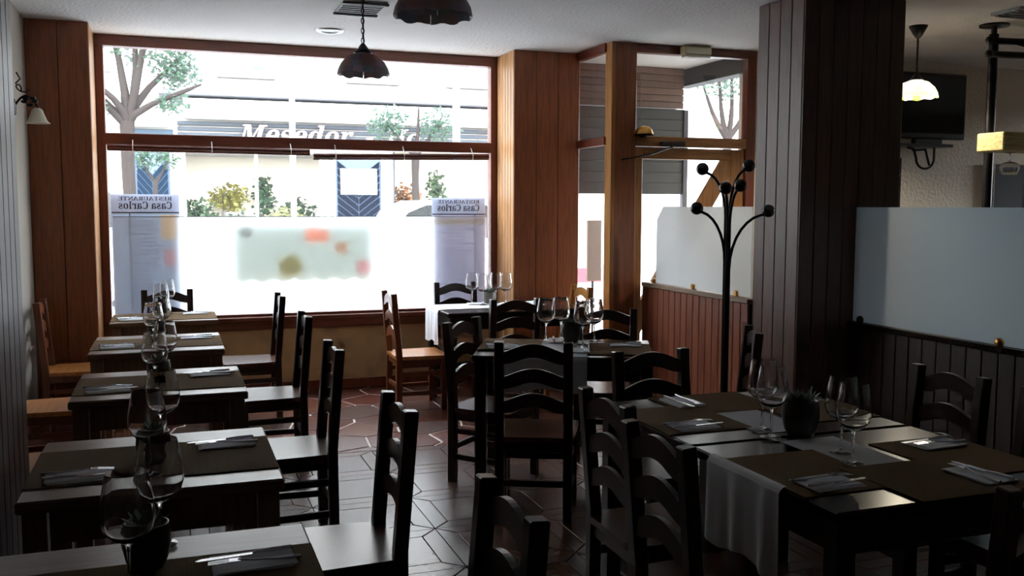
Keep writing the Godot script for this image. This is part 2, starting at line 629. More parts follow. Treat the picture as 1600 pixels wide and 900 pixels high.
func build_window() -> void:
	var w := frame("window_1")
	var z0 := ZW - 0.09
	var z1 := ZW + 0.004
	part("window_frame", bx(Vector3(-0.52, 2.775, z0), Vector3(2.755, CEIL, z1 + 0.01)), M.pine_x, w)
	part("window_frame", bx(Vector3(-0.52, 0.6, z0), Vector3(-0.458, 2.775, z1 + 0.01)), M.frame_y, w)
	part("window_frame", bx(Vector3(2.675, 0.6, z0), Vector3(2.755, 2.775, z1 + 0.01)), M.frame_y, w)
	part("transom_bar", bx(Vector3(-0.458, 2.022, z0), Vector3(2.675, 2.113, z1)), M.pine_x, w)
	part("window_sill", bx(Vector3(-0.5, 0.6, z0 - 0.1), Vector3(2.72, 0.637, ZW + 0.022)), M.pine_x, w)
	part("bottom_rail", bx(Vector3(-0.458, 0.637, z0 + 0.01), Vector3(2.675, 0.66, z0 + 0.05)), M.pine_x, w)
	part("upper_glass", bx(Vector3(-0.458, 2.113, z0 + 0.03), Vector3(2.675, 2.775, z0 + 0.036), 0.0), M.glass_pane, w)
	part("lower_glass", bx(Vector3(-0.458, 0.66, z0 + 0.03), Vector3(2.675, 2.022, z0 + 0.036), 0.0), M.glass_pane, w)
	# frosted film on the lower glass, with its thin top edge
	var f := single("frosted_film", bx(Vector3(-0.43, 0.662, z0 + 0.0365), Vector3(2.655, 1.462, z0 + 0.0375), 0.0), M.film, "white frosted film across the lower half of the big street window", "window film")
	part("film_edge", bx(Vector3(-0.43, 1.462, z0 + 0.0365), Vector3(2.655, 1.468, z0 + 0.038), 0.0), plain(Color(0.55, 0.6, 0.6), 0.6), f)
	# menu posters behind the glass, printed side to the street
	poster(Vector3(-0.188, 0, z0 + 0.018), 0.506, 1.642, 1.498, 0.66, "left")
	poster(Vector3(2.402, 0, z0 + 0.018), 0.492, 1.628, 1.484, 0.66, "right")
	# scalloped banner outside
	var img := Image.create(256, 128, false, Image.FORMAT_RGB8)
	var spots := [[0.40, 0.75, 0.10, Color(0.5, 0.45, 0.22)], [0.56, 0.22, 0.075, Color(0.85, 0.5, 0.38)], [0.63, 0.24, 0.06, Color(0.85, 0.52, 0.4)], [0.76, 0.45, 0.06, Color(0.68, 0.5, 0.38)], [0.92, 0.78, 0.07, Color(0.75, 0.5, 0.5)], [0.1, 0.16, 0.06, Color(0.45, 0.46, 0.43)]]
	for x in 256:
		for y in 128:
			var c := Color(0.88, 0.9, 0.88)
			for s in spots:
				var d: float = Vector2(x / 256.0 - s[0], (y / 128.0 - s[1]) * 0.43).length() / s[2]
				c = c.lerp(s[3].lightened(0.25), clampf(1.5 - 1.5 * d, 0.0, 0.75))
			img.set_pixel(x, y, c)
	var bm := translucent(Color(1, 1, 1), Color(0.95, 0.95, 0.95), 0.9)
	bm.albedo_texture = ImageTexture.create_from_image(img)
	var b := mb()
	for side in [0.0, -0.004]:
		var hang := func(u: float, v: float) -> Vector3:
			var x: float = 0.452 + u * 1.19
			var drop: float = 0.028 * absf(sin(u * PI * 7.0)) if v > 0.01 else 0.0
			var y: float = 1.428 - v * (0.485 + drop)
			return Vector3(x, y, z0 + 0.008 + 0.008 * sin(u * 44.0) * v + side)
		grid(b, hang, 84, 8)
	single("banner", b, bm, "pale grey scalloped banner with orange and olive spots behind the frosted film", "banner")
	# two rolled wooden blinds under the transom
	var spec := [[-0.45, 1.09, 1.998, 1.99, "left"], [1.116, 2.64, 1.957, 1.985, "right"]]
	for s in spec:
		var t := thing("rolled_blind", "rolled-up brown slat blind under the transom, the %s one of two" % s[4], "blind", Vector3(s[0], 0, -7.93), 0, "rolled slat blinds")
		var len: float = s[1] - s[0]
		var slats := mb()
		for k in 7:
			var a := TAU * k / 7.0
			var o := Vector3(0, cos(a) * 0.021, sin(a) * 0.021)
			bar(slats, Vector3(0, s[2], 0) + o, Vector3(len, s[3], 0) + o, 0.019, 0.012, 0.003)
		part("slat_roll", slats, M.pine_x, t)
		var rod := mb()
		tube(rod, [Vector3(0.0, s[2], 0), Vector3(len, s[3], 0)], 0.012, 8)
		part("rod", rod, M.frame_y, t)
		for e in [0.12, 0.5, 0.9]:
			var cd := mb()
			var y: float = lerpf(s[2], s[3], e)
			tube(cd, [Vector3(len * e, y - 0.03, 0.03), Vector3(len * e, y + 0.02, 0.03), Vector3(len * e, 2.06, -0.03)], 0.004, 6)
			part("cord", cd, M.linen, t)

func poster(at: Vector3, w: float, y1: float, ym: float, y0: float, side: String) -> void:
	var t := thing("menu_poster", "menu poster with mirrored restaurant header at the %s end of the street window" % side, "poster", at, 0, "menu posters on the window")
	part("header", bx(Vector3(-w / 2, ym + 0.004, -0.002), Vector3(w / 2, y1, 0.0), 0.0), M.paper, t)
	var img := Image.create(128, 256, false, Image.FORMAT_RGB8)
	var r2 := RandomNumberGenerator.new()
	r2.seed = 5 if side == "left" else 9
	var base := Color(0.79, 0.825, 0.865) if side == "left" else Color(0.87, 0.87, 0.91)
	img.fill(base)
	for k in 22:
		var y := 20 + k * 10
		var x0 := 20 + r2.randi() % 20
		img.fill_rect(Rect2i(x0, y, 50 + r2.randi() % 24, 3), base * Color(0.7, 0.7, 0.74))
		img.fill_rect(Rect2i(104, y, 12, 3), base * Color(0.7, 0.7, 0.74))
	if side == "left":
		img.fill_rect(Rect2i(92, 6, 30, 60), Color(0.86, 0.8, 0.72))
		img.fill_rect(Rect2i(96, 90, 24, 40), Color(0.8, 0.7, 0.72))
	else:
		img.fill_rect(Rect2i(0, 12, 128, 16), Color(0.78, 0.75, 0.72))
	var pm := translucent(Color(1, 1, 1), Color(0.8, 0.8, 0.8), 0.9)
	pm.albedo_texture = ImageTexture.create_from_image(img)
	var sheet := mb()
	for z in [0.0, -0.002]:
		var v := [Vector3(-w / 2, ym, z), Vector3(w / 2, ym, z), Vector3(w / 2, y0, z), Vector3(-w / 2, y0, z)]
		var nz := Vector3(0, 0, 1 if z == 0.0 else -1)
		squad(sheet, v, [nz, nz, nz, nz], [Vector2(0, 0), Vector2(1, 0), Vector2(1, 1), Vector2(0, 1)])
	part("menu_sheet", sheet, pm, t)
	part("fold", bx(Vector3(-w / 2, ym - 0.006, -0.004), Vector3(w / 2, ym + 0.004, 0.004), 0.001), plain(Color(0.35, 0.37, 0.42), 0.8), t)
	var fx := -0.12 if side == "left" else 0.15
	part("seam", bx(Vector3(fx - 0.004, y0, 0.0005), Vector3(fx + 0.004, ym, 0.0025), 0.0), plain(Color(0.36, 0.38, 0.42), 0.8), t)
	var words := [["RESTAURANTE", 0.034, y1 - 0.034, 0.86], ["Casa Carlos", 0.066, y1 - 0.088, 0.9]]
	for wd in words:
		var tm := TextMesh.new()
		tm.text = wd[0]
		var fo := SystemFont.new()
		fo.font_names = PackedStringArray([SERIF])
		fo.font_weight = 700
		tm.font = fo
		tm.font_size = 48
		tm.pixel_size = wd[1] / 48.0 * 1.25
		tm.depth = 0.001
		var o := part("lettering", tm, M.letter, t, Vector3(0, wd[2], 0.002))
		o.rotation.y = PI
		var bw: float = tm.get_aabb().size.x
		if bw > 0.001:
			o.scale = Vector3(minf(1.4, w * 0.78 / bw), 1, 1)

# vertical boards side by side on a plane; along is "x" or "z", face is the outward sign
func boards(parent: Node, along: String, a: float, b: float, plane: float, out: float, y0: float, y1: float, n: int, mats: Array, thick := 0.014) -> void:
	var w := (b - a) / n
	for k in n:
		var c := a + (k + 0.5) * w
		var st := mb()
		if along == "x":
			box(st, Vector3(c, (y0 + y1) / 2, plane + out * thick / 2), Vector3(w - 0.003, y1 - y0, thick), 0.005)
		else:
			box(st, Vector3(plane + out * thick / 2, (y0 + y1) / 2, c), Vector3(thick, y1 - y0, w - 0.003), 0.005)
		part("board", st, mats[(k * 7 + k / 2) % mats.size()], parent)

func build_columns() -> void:
	var c := struct("wall_column_left", bx(Vector3(-0.937, 0, ZW), Vector3(-0.535, CEIL, -7.499), 0.0), M.core)
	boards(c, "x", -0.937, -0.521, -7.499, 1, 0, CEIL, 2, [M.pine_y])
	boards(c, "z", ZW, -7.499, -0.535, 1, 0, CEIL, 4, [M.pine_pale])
	c = struct("wall_column_right", bx(Vector3(2.744, 0, ZW), Vector3(3.33, CEIL, -7.534), 0.0), M.core)
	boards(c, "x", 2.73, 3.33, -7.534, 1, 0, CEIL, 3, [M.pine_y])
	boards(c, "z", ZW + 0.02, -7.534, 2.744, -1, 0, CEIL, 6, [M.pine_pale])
	c = struct("wall_pillar", bx(Vector3(3.664, 0, -5.37), Vector3(4.41, CEIL, -4.897), 0.0), M.core)
	boards(c, "z", -5.37, -4.897, 3.664, -1, 0, CEIL, 4, M.pillar)
	boards(c, "x", 3.65, 4.41, -4.897, 1, 0, CEIL, 7, M.pillar)
	boards(c, "z", -5.37, -4.897, 4.41, 1, 0, CEIL, 4, M.pillar)
	c = struct("wall_pier", bx(Vector3(-0.937, 0, -3.61), Vector3(-0.504, CEIL, -2.3), 0.0), M.core)
	boards(c, "z", -3.61, -2.3, -0.504, 1, 0, CEIL, 13, [M.pier])
	boards(c, "x", -0.937, -0.49, -3.61, -1, 0, CEIL, 4, [M.pier])

func build_door() -> void:
	var d := frame("door_1")
	var z0 := -6.97
	var z1 := -6.9
	part("post", bx(Vector3(3.335, 0, z0), Vector3(3.55, CEIL, z1 + 0.01)), M.pine_y, d)
	part("corner_trim", bx(Vector3(3.318, 0, z0 - 0.02), Vector3(3.352, CEIL, z1 + 0.03)), M.honey_y, d)
	part("head_beam", bx(Vector3(3.55, 2.79, z0), Vector3(4.68, CEIL, z1 + 0.01)), M.pine_x, d)
	part("jamb", bx(Vector3(4.59, 0, z0), Vector3(4.68, 2.79, z1 + 0.01)), M.frame_y, d)
	part("transom_bar", bx(Vector3(3.55, 2.045, z0), Vector3(4.59, 2.125, z1 + 0.01)), M.door_x, d)
	part("transom_glass", bx(Vector3(3.55, 2.125, -6.94), Vector3(4.59, 2.79, -6.934), 0.0), M.glass_door, d)
	var leaf := part("door_leaf", bx(Vector3(3.555, 0.02, -6.96), Vector3(3.625, 2.035, -6.915)), M.door_y, d)
	part("stile", bx(Vector3(4.46, 0.02, -6.96), Vector3(4.585, 2.035, -6.915)), M.door_y, leaf)
	part("top_rail", bx(Vector3(3.625, 1.943, -6.96), Vector3(4.46, 2.035, -6.915)), M.door_x, leaf)
	part("bottom_rail", bx(Vector3(3.625, 0.02, -6.96), Vector3(4.46, 0.35, -6.915)), M.door_x, leaf)
	var br := mb()
	extrude(br, PackedVector2Array([Vector2(4.37, 1.943), Vector2(4.46, 1.943), Vector2(4.46, 1.818), Vector2(3.625, 0.513), Vector2(3.625, 0.779)]), -6.955, -6.918)
	part("diagonal_brace", br, M.door_y, leaf)
	part("glass", bx(Vector3(3.625, 0.35, -6.942), Vector3(4.46, 1.943, -6.936), 0.0), M.glass_door, leaf)
	var h := mb()
	tube(h, [Vector3(4.51, 1.0, -6.915), Vector3(4.51, 1.0, -6.86), Vector3(4.42, 1.0, -6.855)], 0.01, 8)
	part("door_handle", h, M.brass, leaf)
	var cl := mb()
	addbx(cl, Vector3(3.76, 2.045, -6.89), Vector3(3.98, 2.085, -6.84), 0.006)
	bar(cl, Vector3(3.86, 2.04, -6.85), Vector3(3.62, 1.97, -6.78), 0.022, 0.012)
	bar(cl, Vector3(3.62, 1.97, -6.78), Vector3(3.42, 1.93, -6.885), 0.022, 0.012)
	part("door_closer", cl, M.black, d)
	# glazed side of the entrance
	var s := frame("window_2")
	part("head_beam", bx(Vector3(3.3, 2.79, -7.534), Vector3(3.36, CEIL, z0)), M.frame_y, s)
	part("transom_bar", bx(Vector3(3.3, 2.05, -7.534), Vector3(3.36, 2.115, z0)), M.frame_y, s)
	part("bottom_panel", bx(Vector3(3.3, 0, -7.534), Vector3(3.36, 0.45, z0)), M.frame_y, s)
	part("upper_glass", bx(Vector3(3.327, 2.115, -7.534), Vector3(3.333, 2.79, z0), 0.0), M.glass_door, s)
	part("lower_glass", bx(Vector3(3.327, 0.45, -7.534), Vector3(3.333, 2.05, z0), 0.0), M.glass_door, s)
	# porch: shutter box, half-lowered shutter, side wall
	var bxs := thing("shutter_box", "boarded brown shutter box under the porch ceiling outside the entrance", "shutter box", Vector3(0, 0, 0))
	part("core", bx(Vector3(3.4, 2.49, -8.2), Vector3(4.6, CEIL, -7.99), 0.0), M.core, bxs)
	for k in 6:
		part("board", bx(Vector3(3.4, 2.48 + k * 0.063, -7.99), Vector3(4.61, 2.54 + k * 0.063, -7.975)), M.pillar[k % 3], bxs)
	M.shutter = plain(Color(0.1, 0.1, 0.1), 0.6)
	var sh := thing("roller_shutter", "half-lowered dark slatted roller shutter outside the entrance", "shutter")
	for k in 8:
		var st := mb()
		box(st, Vector3(4.04, 2.43 - k * 0.1, -8.08), Vector3(1.27, 0.112, 0.02), 0.008, Basis(Vector3.RIGHT, 0.12))
		part("slat", st, M.shutter, sh)
	part("guide_rail", bx(Vector3(4.66, 0.0, -8.11), Vector3(4.71, 2.48, -8.05)), plain(Color(0.16, 0.15, 0.2), 0.5), sh)
	struct("trim_2", bx(Vector3(4.64, 2.7, -8.2), Vector3(4.78, CEIL, -6.98)), M.core)
	single("porch_post", bx(Vector3(4.42, 0, -8.75), Vector3(4.53, 1.72, -8.64)), plain(Color(0.7, 0.12, 0.14), 0.5), "red painted post standing outside under the half-lowered shutter", "post")
	# dome lamp by the door
	var lp := thing("wall_lamp", "small golden dome lamp on the bar above the entrance door", "wall lamp", Vector3(3.6, 2.125, -6.85))
	var dm := mb()
	lathe(dm, [Vector2(0.075, 0.0), Vector2(0.074, 0.02), Vector2(0.062, 0.05), Vector2(0.04, 0.07), Vector2(0.0, 0.08)], 20)
	part("dome", dm, M.brass, lp)
	var fo := mb()
	lathe(fo, [Vector2(0.0, 0.0), Vector2(0.08, 0.0), Vector2(0.08, 0.012), Vector2(0.0, 0.012)], 20)
	part("base", fo, M.black, lp)
	part("bracket", bx(Vector3(-0.02, -0.012, -0.05), Vector3(0.02, 0.0, 0.02)), M.black, lp)

func build_partitions() -> void:
	var p := thing("glass_partition", "boarded screen with frosted glass between the entrance door and the pillar", "partition", Vector3(3.65, 0, -6.1))
	part("core", bx(Vector3(-0.012, 0, -0.79), Vector3(0.03, 0.9, 0.726), 0.0), M.core, p)
	boards(p, "z", -0.79, 0.726, -0.012, -1, 0, 0.905, 17, M.wainscot)
	part("rail", bx(Vector3(-0.035, 0.905, -0.79), Vector3(0.04, 0.94, 0.726)), wood(Color(0.55, 0.47, 0.4), 0.4, "z"), p)
	var gl := mb()
	var xf := Transform3D(Basis(Vector3(0, 0, 1), Vector3.UP, Vector3(-1, 0, 0)), Vector3.ZERO)
	extrude(gl, PackedVector2Array([Vector2(-0.6, 0.945), Vector2(0.72, 0.945), Vector2(0.72, 1.555), Vector2(-0.5, 1.555), Vector2(-0.6, 1.45)]), -0.004, 0.004, xf)
	part("frosted_glass", gl, M.frost, p)
	part("clear_glass", bx(Vector3(-0.004, 0.945, -0.78), Vector3(0.004, 1.5, -0.602), 0.0), M.glass_door, p)
	for z in [-0.62, -0.02, 0.55]:
		part("glass_clamp", bx(Vector3(-0.018, 0.938, z - 0.02), Vector3(0.018, 0.98, z + 0.02), 0.006), M.brass, p)
	var q := thing("glass_partition", "dark boarded half wall topped by a long bluish frosted pane, right of the pillar", "partition", Vector3(4.06, 0, -3.0))
	part("core", bx(Vector3(-0.012, 0, -1.878), Vector3(0.03, 0.8, 3.0), 0.0), M.core, q)
	boards(q, "z", -1.878, 3.0, -0.012, -1, 0, 0.8, 46, [M.dark_board])
	part("rail", bx(Vector3(-0.04, 0.8, -1.878), Vector3(0.045, 0.832, 3.0)), M.table_dark, q)
	part("frosted_glass", bx(Vector3(-0.004, 0.835, -1.86), Vector3(0.004, 1.553, 2.9), 0.002), M.frost_bar, q)
	for z in [-1.78, -0.72, 0.4]:
		var k := mb()
		ball(k, Vector3(-0.014, 0.85, z), Vector3(0.02, 0.026, 0.026))
		part("glass_clamp", k, M.brass if z > -1.0 else M.black, q)

func build_bar() -> void:
	# television on a wrought bracket
	var tv := thing("television", "dark flat television on a wrought iron bracket behind the lit lamp", "television", Vector3(6.36, 2.43, -6.72), 0.0)
	part("casing", bx(Vector3(-0.4, -0.27, -0.05), Vector3(0.4, 0.31, 0.03), 0.012), M.black, tv)
	part("screen", bx(Vector3(-0.375, -0.22, 0.03), Vector3(0.375, 0.285, 0.034), 0.002), M.screen, tv)
	part("shelf", bx(Vector3(-0.42, -0.34, -0.17), Vector3(0.22, -0.315, 0.08)), M.black, tv)
	part("stand", bx(Vector3(-0.15, -0.315, -0.04), Vector3(0.15, -0.27, 0.02)), M.black, tv)
	var br := mb()
	var pts := []
	for k in 15:
		var a := PI * k / 14.0
		pts.append(Vector3(0.0 + 0.1 * cos(a), -0.44 - 0.09 * sin(a), -0.02))
	tube(br, [Vector3(0.1, -0.34, -0.02)] + pts + [Vector3(-0.13, -0.36, -0.02), Vector3(-0.2, -0.345, -0.02)], 0.011, 8)
	tube(br, [Vector3(0.0, -0.36, -0.17), Vector3(0.0, -0.36, -0.02), Vector3(0.05, -0.5, -0.02)], 0.011, 8)
	part("bracket", br, M.iron, tv)
	struct("trim_3", bx(Vector3(5.9, 0, -6.9), Vector3(6.22, 2.0, -6.87)), M.table_dark)
	# dark slate board with shining metal edges
	var sb := thing("display_panel", "dark slate blue panel with shiny metal side strips on the bar wall", "panel", Vector3(7.3, 1.5, -6.86))
	part("board", bx(Vector3(-0.02, -0.5, -0.02), Vector3(0.66, 0.46, 0.02)), plain(Color(0.035, 0.045, 0.06), 0.75), sb)
	for x in [-0.03, 0.4, 0.66]:
		part("metal_strip", bx(Vector3(x - 0.012, -0.5, -0.02), Vector3(x + 0.012, 0.46, 0.035), 0.006), M.steel, sb)
	# iron frame over the bar
	var g := thing("iron_frame", "black iron post and double rail fixed to the ceiling over the bar", "frame", Vector3(5.58, 0, -5.3))
	var st := mb()
	tube(st, [Vector3(0, 0, 0), Vector3(0, 2.79, 0)], 0.033, 12)
	part("post", st, M.iron, g)
	st = mb()
	lathe(st, [Vector2(0, CEIL), Vector2(0.1, CEIL), Vector2(0.1, CEIL - 0.015), Vector2(0.02, CEIL - 0.02), Vector2(0.02, 2.78), Vector2(0, 2.78)], 18)
	part("ceiling_plate", st, M.iron, g)
	for y in [2.735, 2.64]:
		st = mb()
		tube(st, [Vector3(-0.085, y, 0.05), Vector3(0.0, y, 0.05), Vector3(1.9, y + 0.0, 0.35)], 0.024, 8)
		ball(st, Vector3(-0.09, y, 0.05), Vector3(0.03, 0.03, 0.03), 10, 6)
		part("rail", st, M.iron, g)
	for k in 3:
		st = mb()
		tube(st, [Vector3(0.05 + k * 0.6, 2.735, 0.06 + k * 0.09), Vector3(0.55 + k * 0.6, 2.64, 0.14 + k * 0.09)], 0.008, 6)
		part("strut", st, M.iron, g)
	var shf := single("glass_rack", bx(Vector3(-0.2, -0.06, -0.12), Vector3(1.9, 0.07, 0.12), 0.008), wood(Color(0.86, 0.8, 0.55), 0.5, "x"), "pale wooden rack board carrying upside-down glasses over the bar", "rack", Vector3(5.6, 2.005, -5.12), -0.02)
	for k in 4:
		var gl := wine_glass("hanging_glass", ["stemmed glass hanging upside down beside the black iron post", "second hanging stemmed glass to the right of the iron post", "third hanging stemmed glass along the bar rack", "last hanging stemmed glass along the bar rack"][k], "hanging glasses over the bar")
		gl.position = Vector3(5.63 + k * 0.24, 1.945, -5.16)
		gl.rotation.x = PI
		gl.scale = Vector3(1.2, 0.62, 1.2)

# ---------------------------------------------------------------- the street outside
func leaf_cluster(st: SurfaceTool, c: Vector3, r: Vector3, n: int, size: float) -> void:
	for k in n:
		var d := Vector3(rng.randfn(), rng.randfn(), rng.randfn()).normalized() * pow(rng.randf(), 0.5)
		var p := c + d * r
		var a := Vector3(rng.randfn(), rng.randfn() * 0.6, rng.randfn()).normalized()
		var b := a.cross(Vector3(rng.randfn(), rng.randfn(), rng.randfn())).normalized()
		var s := size * rng.randf_range(0.7, 1.3)
		var tip := p + a * s
		var m := p + a * s * 0.5
		var n1 := a.cross(b)
		tri(st, p, m + b * s * 0.32 + n1 * s * 0.1, tip, n1)
		tri(st, p, tip, m - b * s * 0.32 + n1 * s * 0.1, n1)

func tree(label: String, at: Vector3, fork: float, r: float, branches: Array, clusters: Array, leaf: float) -> void:
	var t := thing("street_tree", label, "tree", at, 0, "street trees")
	var st := mb()
	tube(st, [Vector3(0, -0.1, 0), Vector3(0.02, fork * 0.4, 0), Vector3(-0.01, fork * 0.8, 0), Vector3(0, fork, 0)], [r * 1.25, r, r * 0.95, r * 1.1], 10)
	part("trunk", st, M.bark, t)
	for b in branches:
		st = mb()
		var e: Vector3 = b[0]
		var o := Vector3(0, fork - 0.05, 0)
		var mid := o.lerp(e, 0.5) + Vector3(b[1], 0, 0)
		tube(st, [o, o.lerp(mid, 0.5) + Vector3(b[1] * 0.4, 0, 0), mid, mid.lerp(e, 0.5), e], [r * 0.75, r * 0.6, r * 0.45, r * 0.35, r * 0.18], 8)
		part("branch", st, M.bark, t)
	st = mb()
	for c in clusters:
		leaf_cluster(st, c[0], c[1], c[2], leaf)
	var f := part("foliage", st, M.tree_leaf, t)
	f.set_meta("kind", "stuff")

func car(called: String, label: String, at: Vector3, len: float, h: float, van: bool) -> void:
	var t := thing(called, label, "car" if not van else "van", at)
	var L := len / 2
	var lower := PackedVector2Array([Vector2(-L, 0.3), Vector2(-L, 0.75), Vector2(-L + 0.1, h * 0.58), Vector2(L - 0.9, h * 0.6), Vector2(L - 0.1, h * 0.5), Vector2(L, 0.65), Vector2(L, 0.3)])
	var st := mb()
	extrude(st, lower, -0.85, 0.85)
	part("body", st, M.car_paint, t)
	var cab: PackedVector2Array
	if van:
		cab = PackedVector2Array([Vector2(-L + 0.02, h * 0.575), Vector2(-L + 0.06, h * 0.9), Vector2(-L + 0.2, h), Vector2(L - 1.6, h), Vector2(L - 1.3, h * 0.95), Vector2(L - 0.8, h * 0.595)])
	else:
		cab = PackedVector2Array([Vector2(-L + 0.3, h * 0.585), Vector2(-L + 0.75, h * 0.9), Vector2(-L + 1.1, h * 0.985), Vector2(L - 2.0, h), Vector2(L - 1.6, h * 0.96), Vector2(L - 0.85, h * 0.595)])
	st = mb()
	extrude(st, cab, -0.74, 0.74)
	var roof := part("cabin", st, M.car_paint, t)
	var wn := PackedVector2Array()
	var cc := Vector2.ZERO
	for p in cab:
		cc += p / cab.size()
	for p in cab:
		wn.append(cc + (p - cc) * Vector2(0.86, 0.78) - Vector2(0, 0.02))
	st = mb()
	extrude(st, wn, 0.735, 0.748)
	part("side_glass", st, M.car_glass, roof)
	st = mb()
	quad(st, Vector3(L - 1.56, h * 0.945, -0.64), Vector3(L - 1.56, h * 0.945, 0.64), Vector3(L - 0.86, h * 0.63, 0.68), Vector3(L - 0.86, h * 0.63, -0.68), Vector3(1, 1, 0))
	part("windscreen", st, M.car_glass, roof, Vector3(0.02, 0.01, 0))
	for x in [-L + 0.75, L - 0.75]:
		for z in [-0.78, 0.78]:
			st = mb()
			lathe(st, [Vector2(0, -0.1), Vector2(0.28, -0.1), Vector2(0.31, -0.07), Vector2(0.31, 0.07), Vector2(0.28, 0.1), Vector2(0, 0.1)], 18, Transform3D(Basis(Vector3.RIGHT, PI / 2), Vector3(x, 0.31, z)))
			part("wheel", st, M.black, t)

func build_street() -> void:
	M.bark = plain(Color(0.17, 0.15, 0.14), 1.0)
	M.bark.metallic_specular = 0.1
	M.tree_leaf = translucent(Color(0.09, 0.19, 0.11), Color(0.4, 0.4, 0.4), 0.6)
	M.car_paint = plain(Color(0.86, 0.87, 0.88), 0.25)
	M.car_glass = plain(Color(0.06, 0.07, 0.08), 0.15)
	M.facade = plain(Color(0.66, 0.64, 0.61), 0.9)
	M.slate = plain(Color(0.08, 0.1, 0.13), 0.5)
	M.door_plank = plain(Color(0.3, 0.34, 0.4), 0.8)
	M.door_plank.metallic_specular = 0.1
	M.tree_leaf.metallic_specular = 0.15
	M.door_navy = plain(Color(0.05, 0.065, 0.1), 0.8)
	M.door_navy.metallic_specular = 0.1
	M.door_blue = plain(Color(0.045, 0.1, 0.15), 0.8)
	M.door_blue.metallic_specular = 0.1
	M.car_paint.metallic_specular = 0.4
	struct("ground", bx(Vector3(-40, -0.5, -60), Vector3(60, -0.14, -8.23), 0.0), plain(Color(0.55, 0.55, 0.55), 0.9))
	struct("pavement", bx(Vector3(-40, -0.14, -11.0), Vector3(60, -0.01, -8.23), 0.01), plain(Color(0.74, 0.73, 0.7), 0.9))
	# building across the street
	var b := thing("building", "white building with shops across the street", "building", Vector3(0, 0, -24))
	var w := mb()
	addbx(w, Vector3(-30, 4.2, -6), Vector3(40, 13.5, 0.0), 0.02)
	addbx(w, Vector3(-30, -0.14, -6), Vector3(-0.85, 4.2, 0.0), 0.02)
	addbx(w, Vector3(5.2, 3.2, -6), Vector3(40, 4.2, 0.0), 0.02)
	addbx(w, Vector3(-0.85, 2.85, -6), Vector3(5.2, 4.2, 0.0), 0.02)
	addbx(w, Vector3(0.08, -0.14, -0.3), Vector3(0.28, 2.85, 0.02), 0.02)
	addbx(w, Vector3(3.62, -0.14, -0.3), Vector3(3.84, 2.85, 0.02), 0.02)
	addbx(w, Vector3(5.14, -0.14, -0.3), Vector3(5.4, 3.2, 0.02), 0.02)
	addbx(w, Vector3(9.2, -0.14, -6), Vector3(40, 3.2, 0.0), 0.02)
	part("wall", w, M.facade, b)
	part("shop_back_wall", bx(Vector3(-0.9, -0.14, -2.4), Vector3(9.3, 3.2, -2.2), 0.0), plain(Color(0.86, 0.82, 0.74), 0.9), b)
	part("awning", bx(Vector3(0.3, 3.62, 0.0), Vector3(12.0, 4.02, 0.9), 0.03), M.white, b)
	part("awning", bx(Vector3(-8.0, 3.4, 0.0), Vector3(0.1, 3.62, 0.6), 0.05), M.white, b)
	part("roof_edge", bx(Vector3(-0.2, 4.08, 0.0), Vector3(12.0, 4.22, 0.95), 0.02), plain(Color(0.25, 0.245, 0.26), 0.8), b)
	for k in 4:
		part("fascia_slat", bx(Vector3(0.2, 3.08 + k * 0.13, 0.0), Vector3(11.5, 3.17 + k * 0.13, 0.06 + k * 0.02), 0.01), plain(Color(0.2, 0.225, 0.25), 0.7), b)
	part("fascia_slat", bx(Vector3(-0.9, 2.95, 0.0), Vector3(0.1, 3.35, 0.06), 0.01), plain(Color(0.18, 0.25, 0.3), 0.7), b)
	for x in [1.2, 4.3, 6.9, 10.0, -2.5]:
		var wp := part("window", bx(Vector3(x, 4.75, 0.0), Vector3(x + 1.2, 6.4, 0.03), 0.01), M.white, b)
		part("sill", bx(Vector3(x - 0.08, 4.62, 0.0), Vector3(x + 1.28, 4.68, 0.1), 0.01), plain(Color(0.3, 0.28, 0.28), 0.8), wp)
		part("pane", bx(Vector3(x + 0.08, 4.85, 0.03), Vector3(x + 0.56, 6.3, 0.04), 0.0), M.car_glass, wp)
		part("pane", bx(Vector3(x + 0.64, 4.85, 0.03), Vector3(x + 1.12, 6.3, 0.04), 0.0), M.car_glass, wp)
	for x in [0.28, 1.96, 3.54]:
		part("shop_mullion", bx(Vector3(x, -0.14, -0.12), Vector3(x + 0.08, 2.85, -0.04), 0.01), M.white, b)
	for x in [5.4, 7.1, 9.1]:
		part("shop_mullion", bx(Vector3(x, -0.14, -0.12), Vector3(x + 0.06, 3.2, -0.04), 0.01), M.slate, b)
	# sign lettering
	var tm := TextMesh.new()
	tm.text = "Mesedor  -  Ho"
	var fo := SystemFont.new()
	fo.font_names = PackedStringArray([SERIF])
	fo.font_weight = 700
	fo.font_italic = true
	tm.font = fo
	tm.font_size = 64
	tm.pixel_size = 0.0098
	tm.depth = 0.05
	var sg := part("sign_lettering", tm, plain(Color(0.75, 0.62, 0.64), 0.6), b, Vector3(3.85, 3.28, 0.18))
	sg.transform.basis = Basis(Vector3.RIGHT, Vector3(0.3, 1, 0), Vector3.BACK)
	# chevron doors
	chevron_door("dark blue plank door with a white notice across the street", Vector3(4.49, -0.1, -23.9), 1.16, 2.9, M.door_navy, true)
	chevron_door("blue plank door beside the shop, seen past the left street tree", Vector3(-0.385, -0.1, -23.9), 0.78, 2.9, M.door_blue, false)
	# plants and shelves in the shop
	var names := ["leafy plant in a pot at the left of the shop window", "yellow flowering plant on the shop window bench", "tall green plant standing in the shop window", "dark green shrub low in the shop window", "pale flowering plant in the middle of the shop window", "bushy plant near the right end of the shop window", "orange planter with greenery right of the plank door", "slim green plant in the right-hand shop window"]
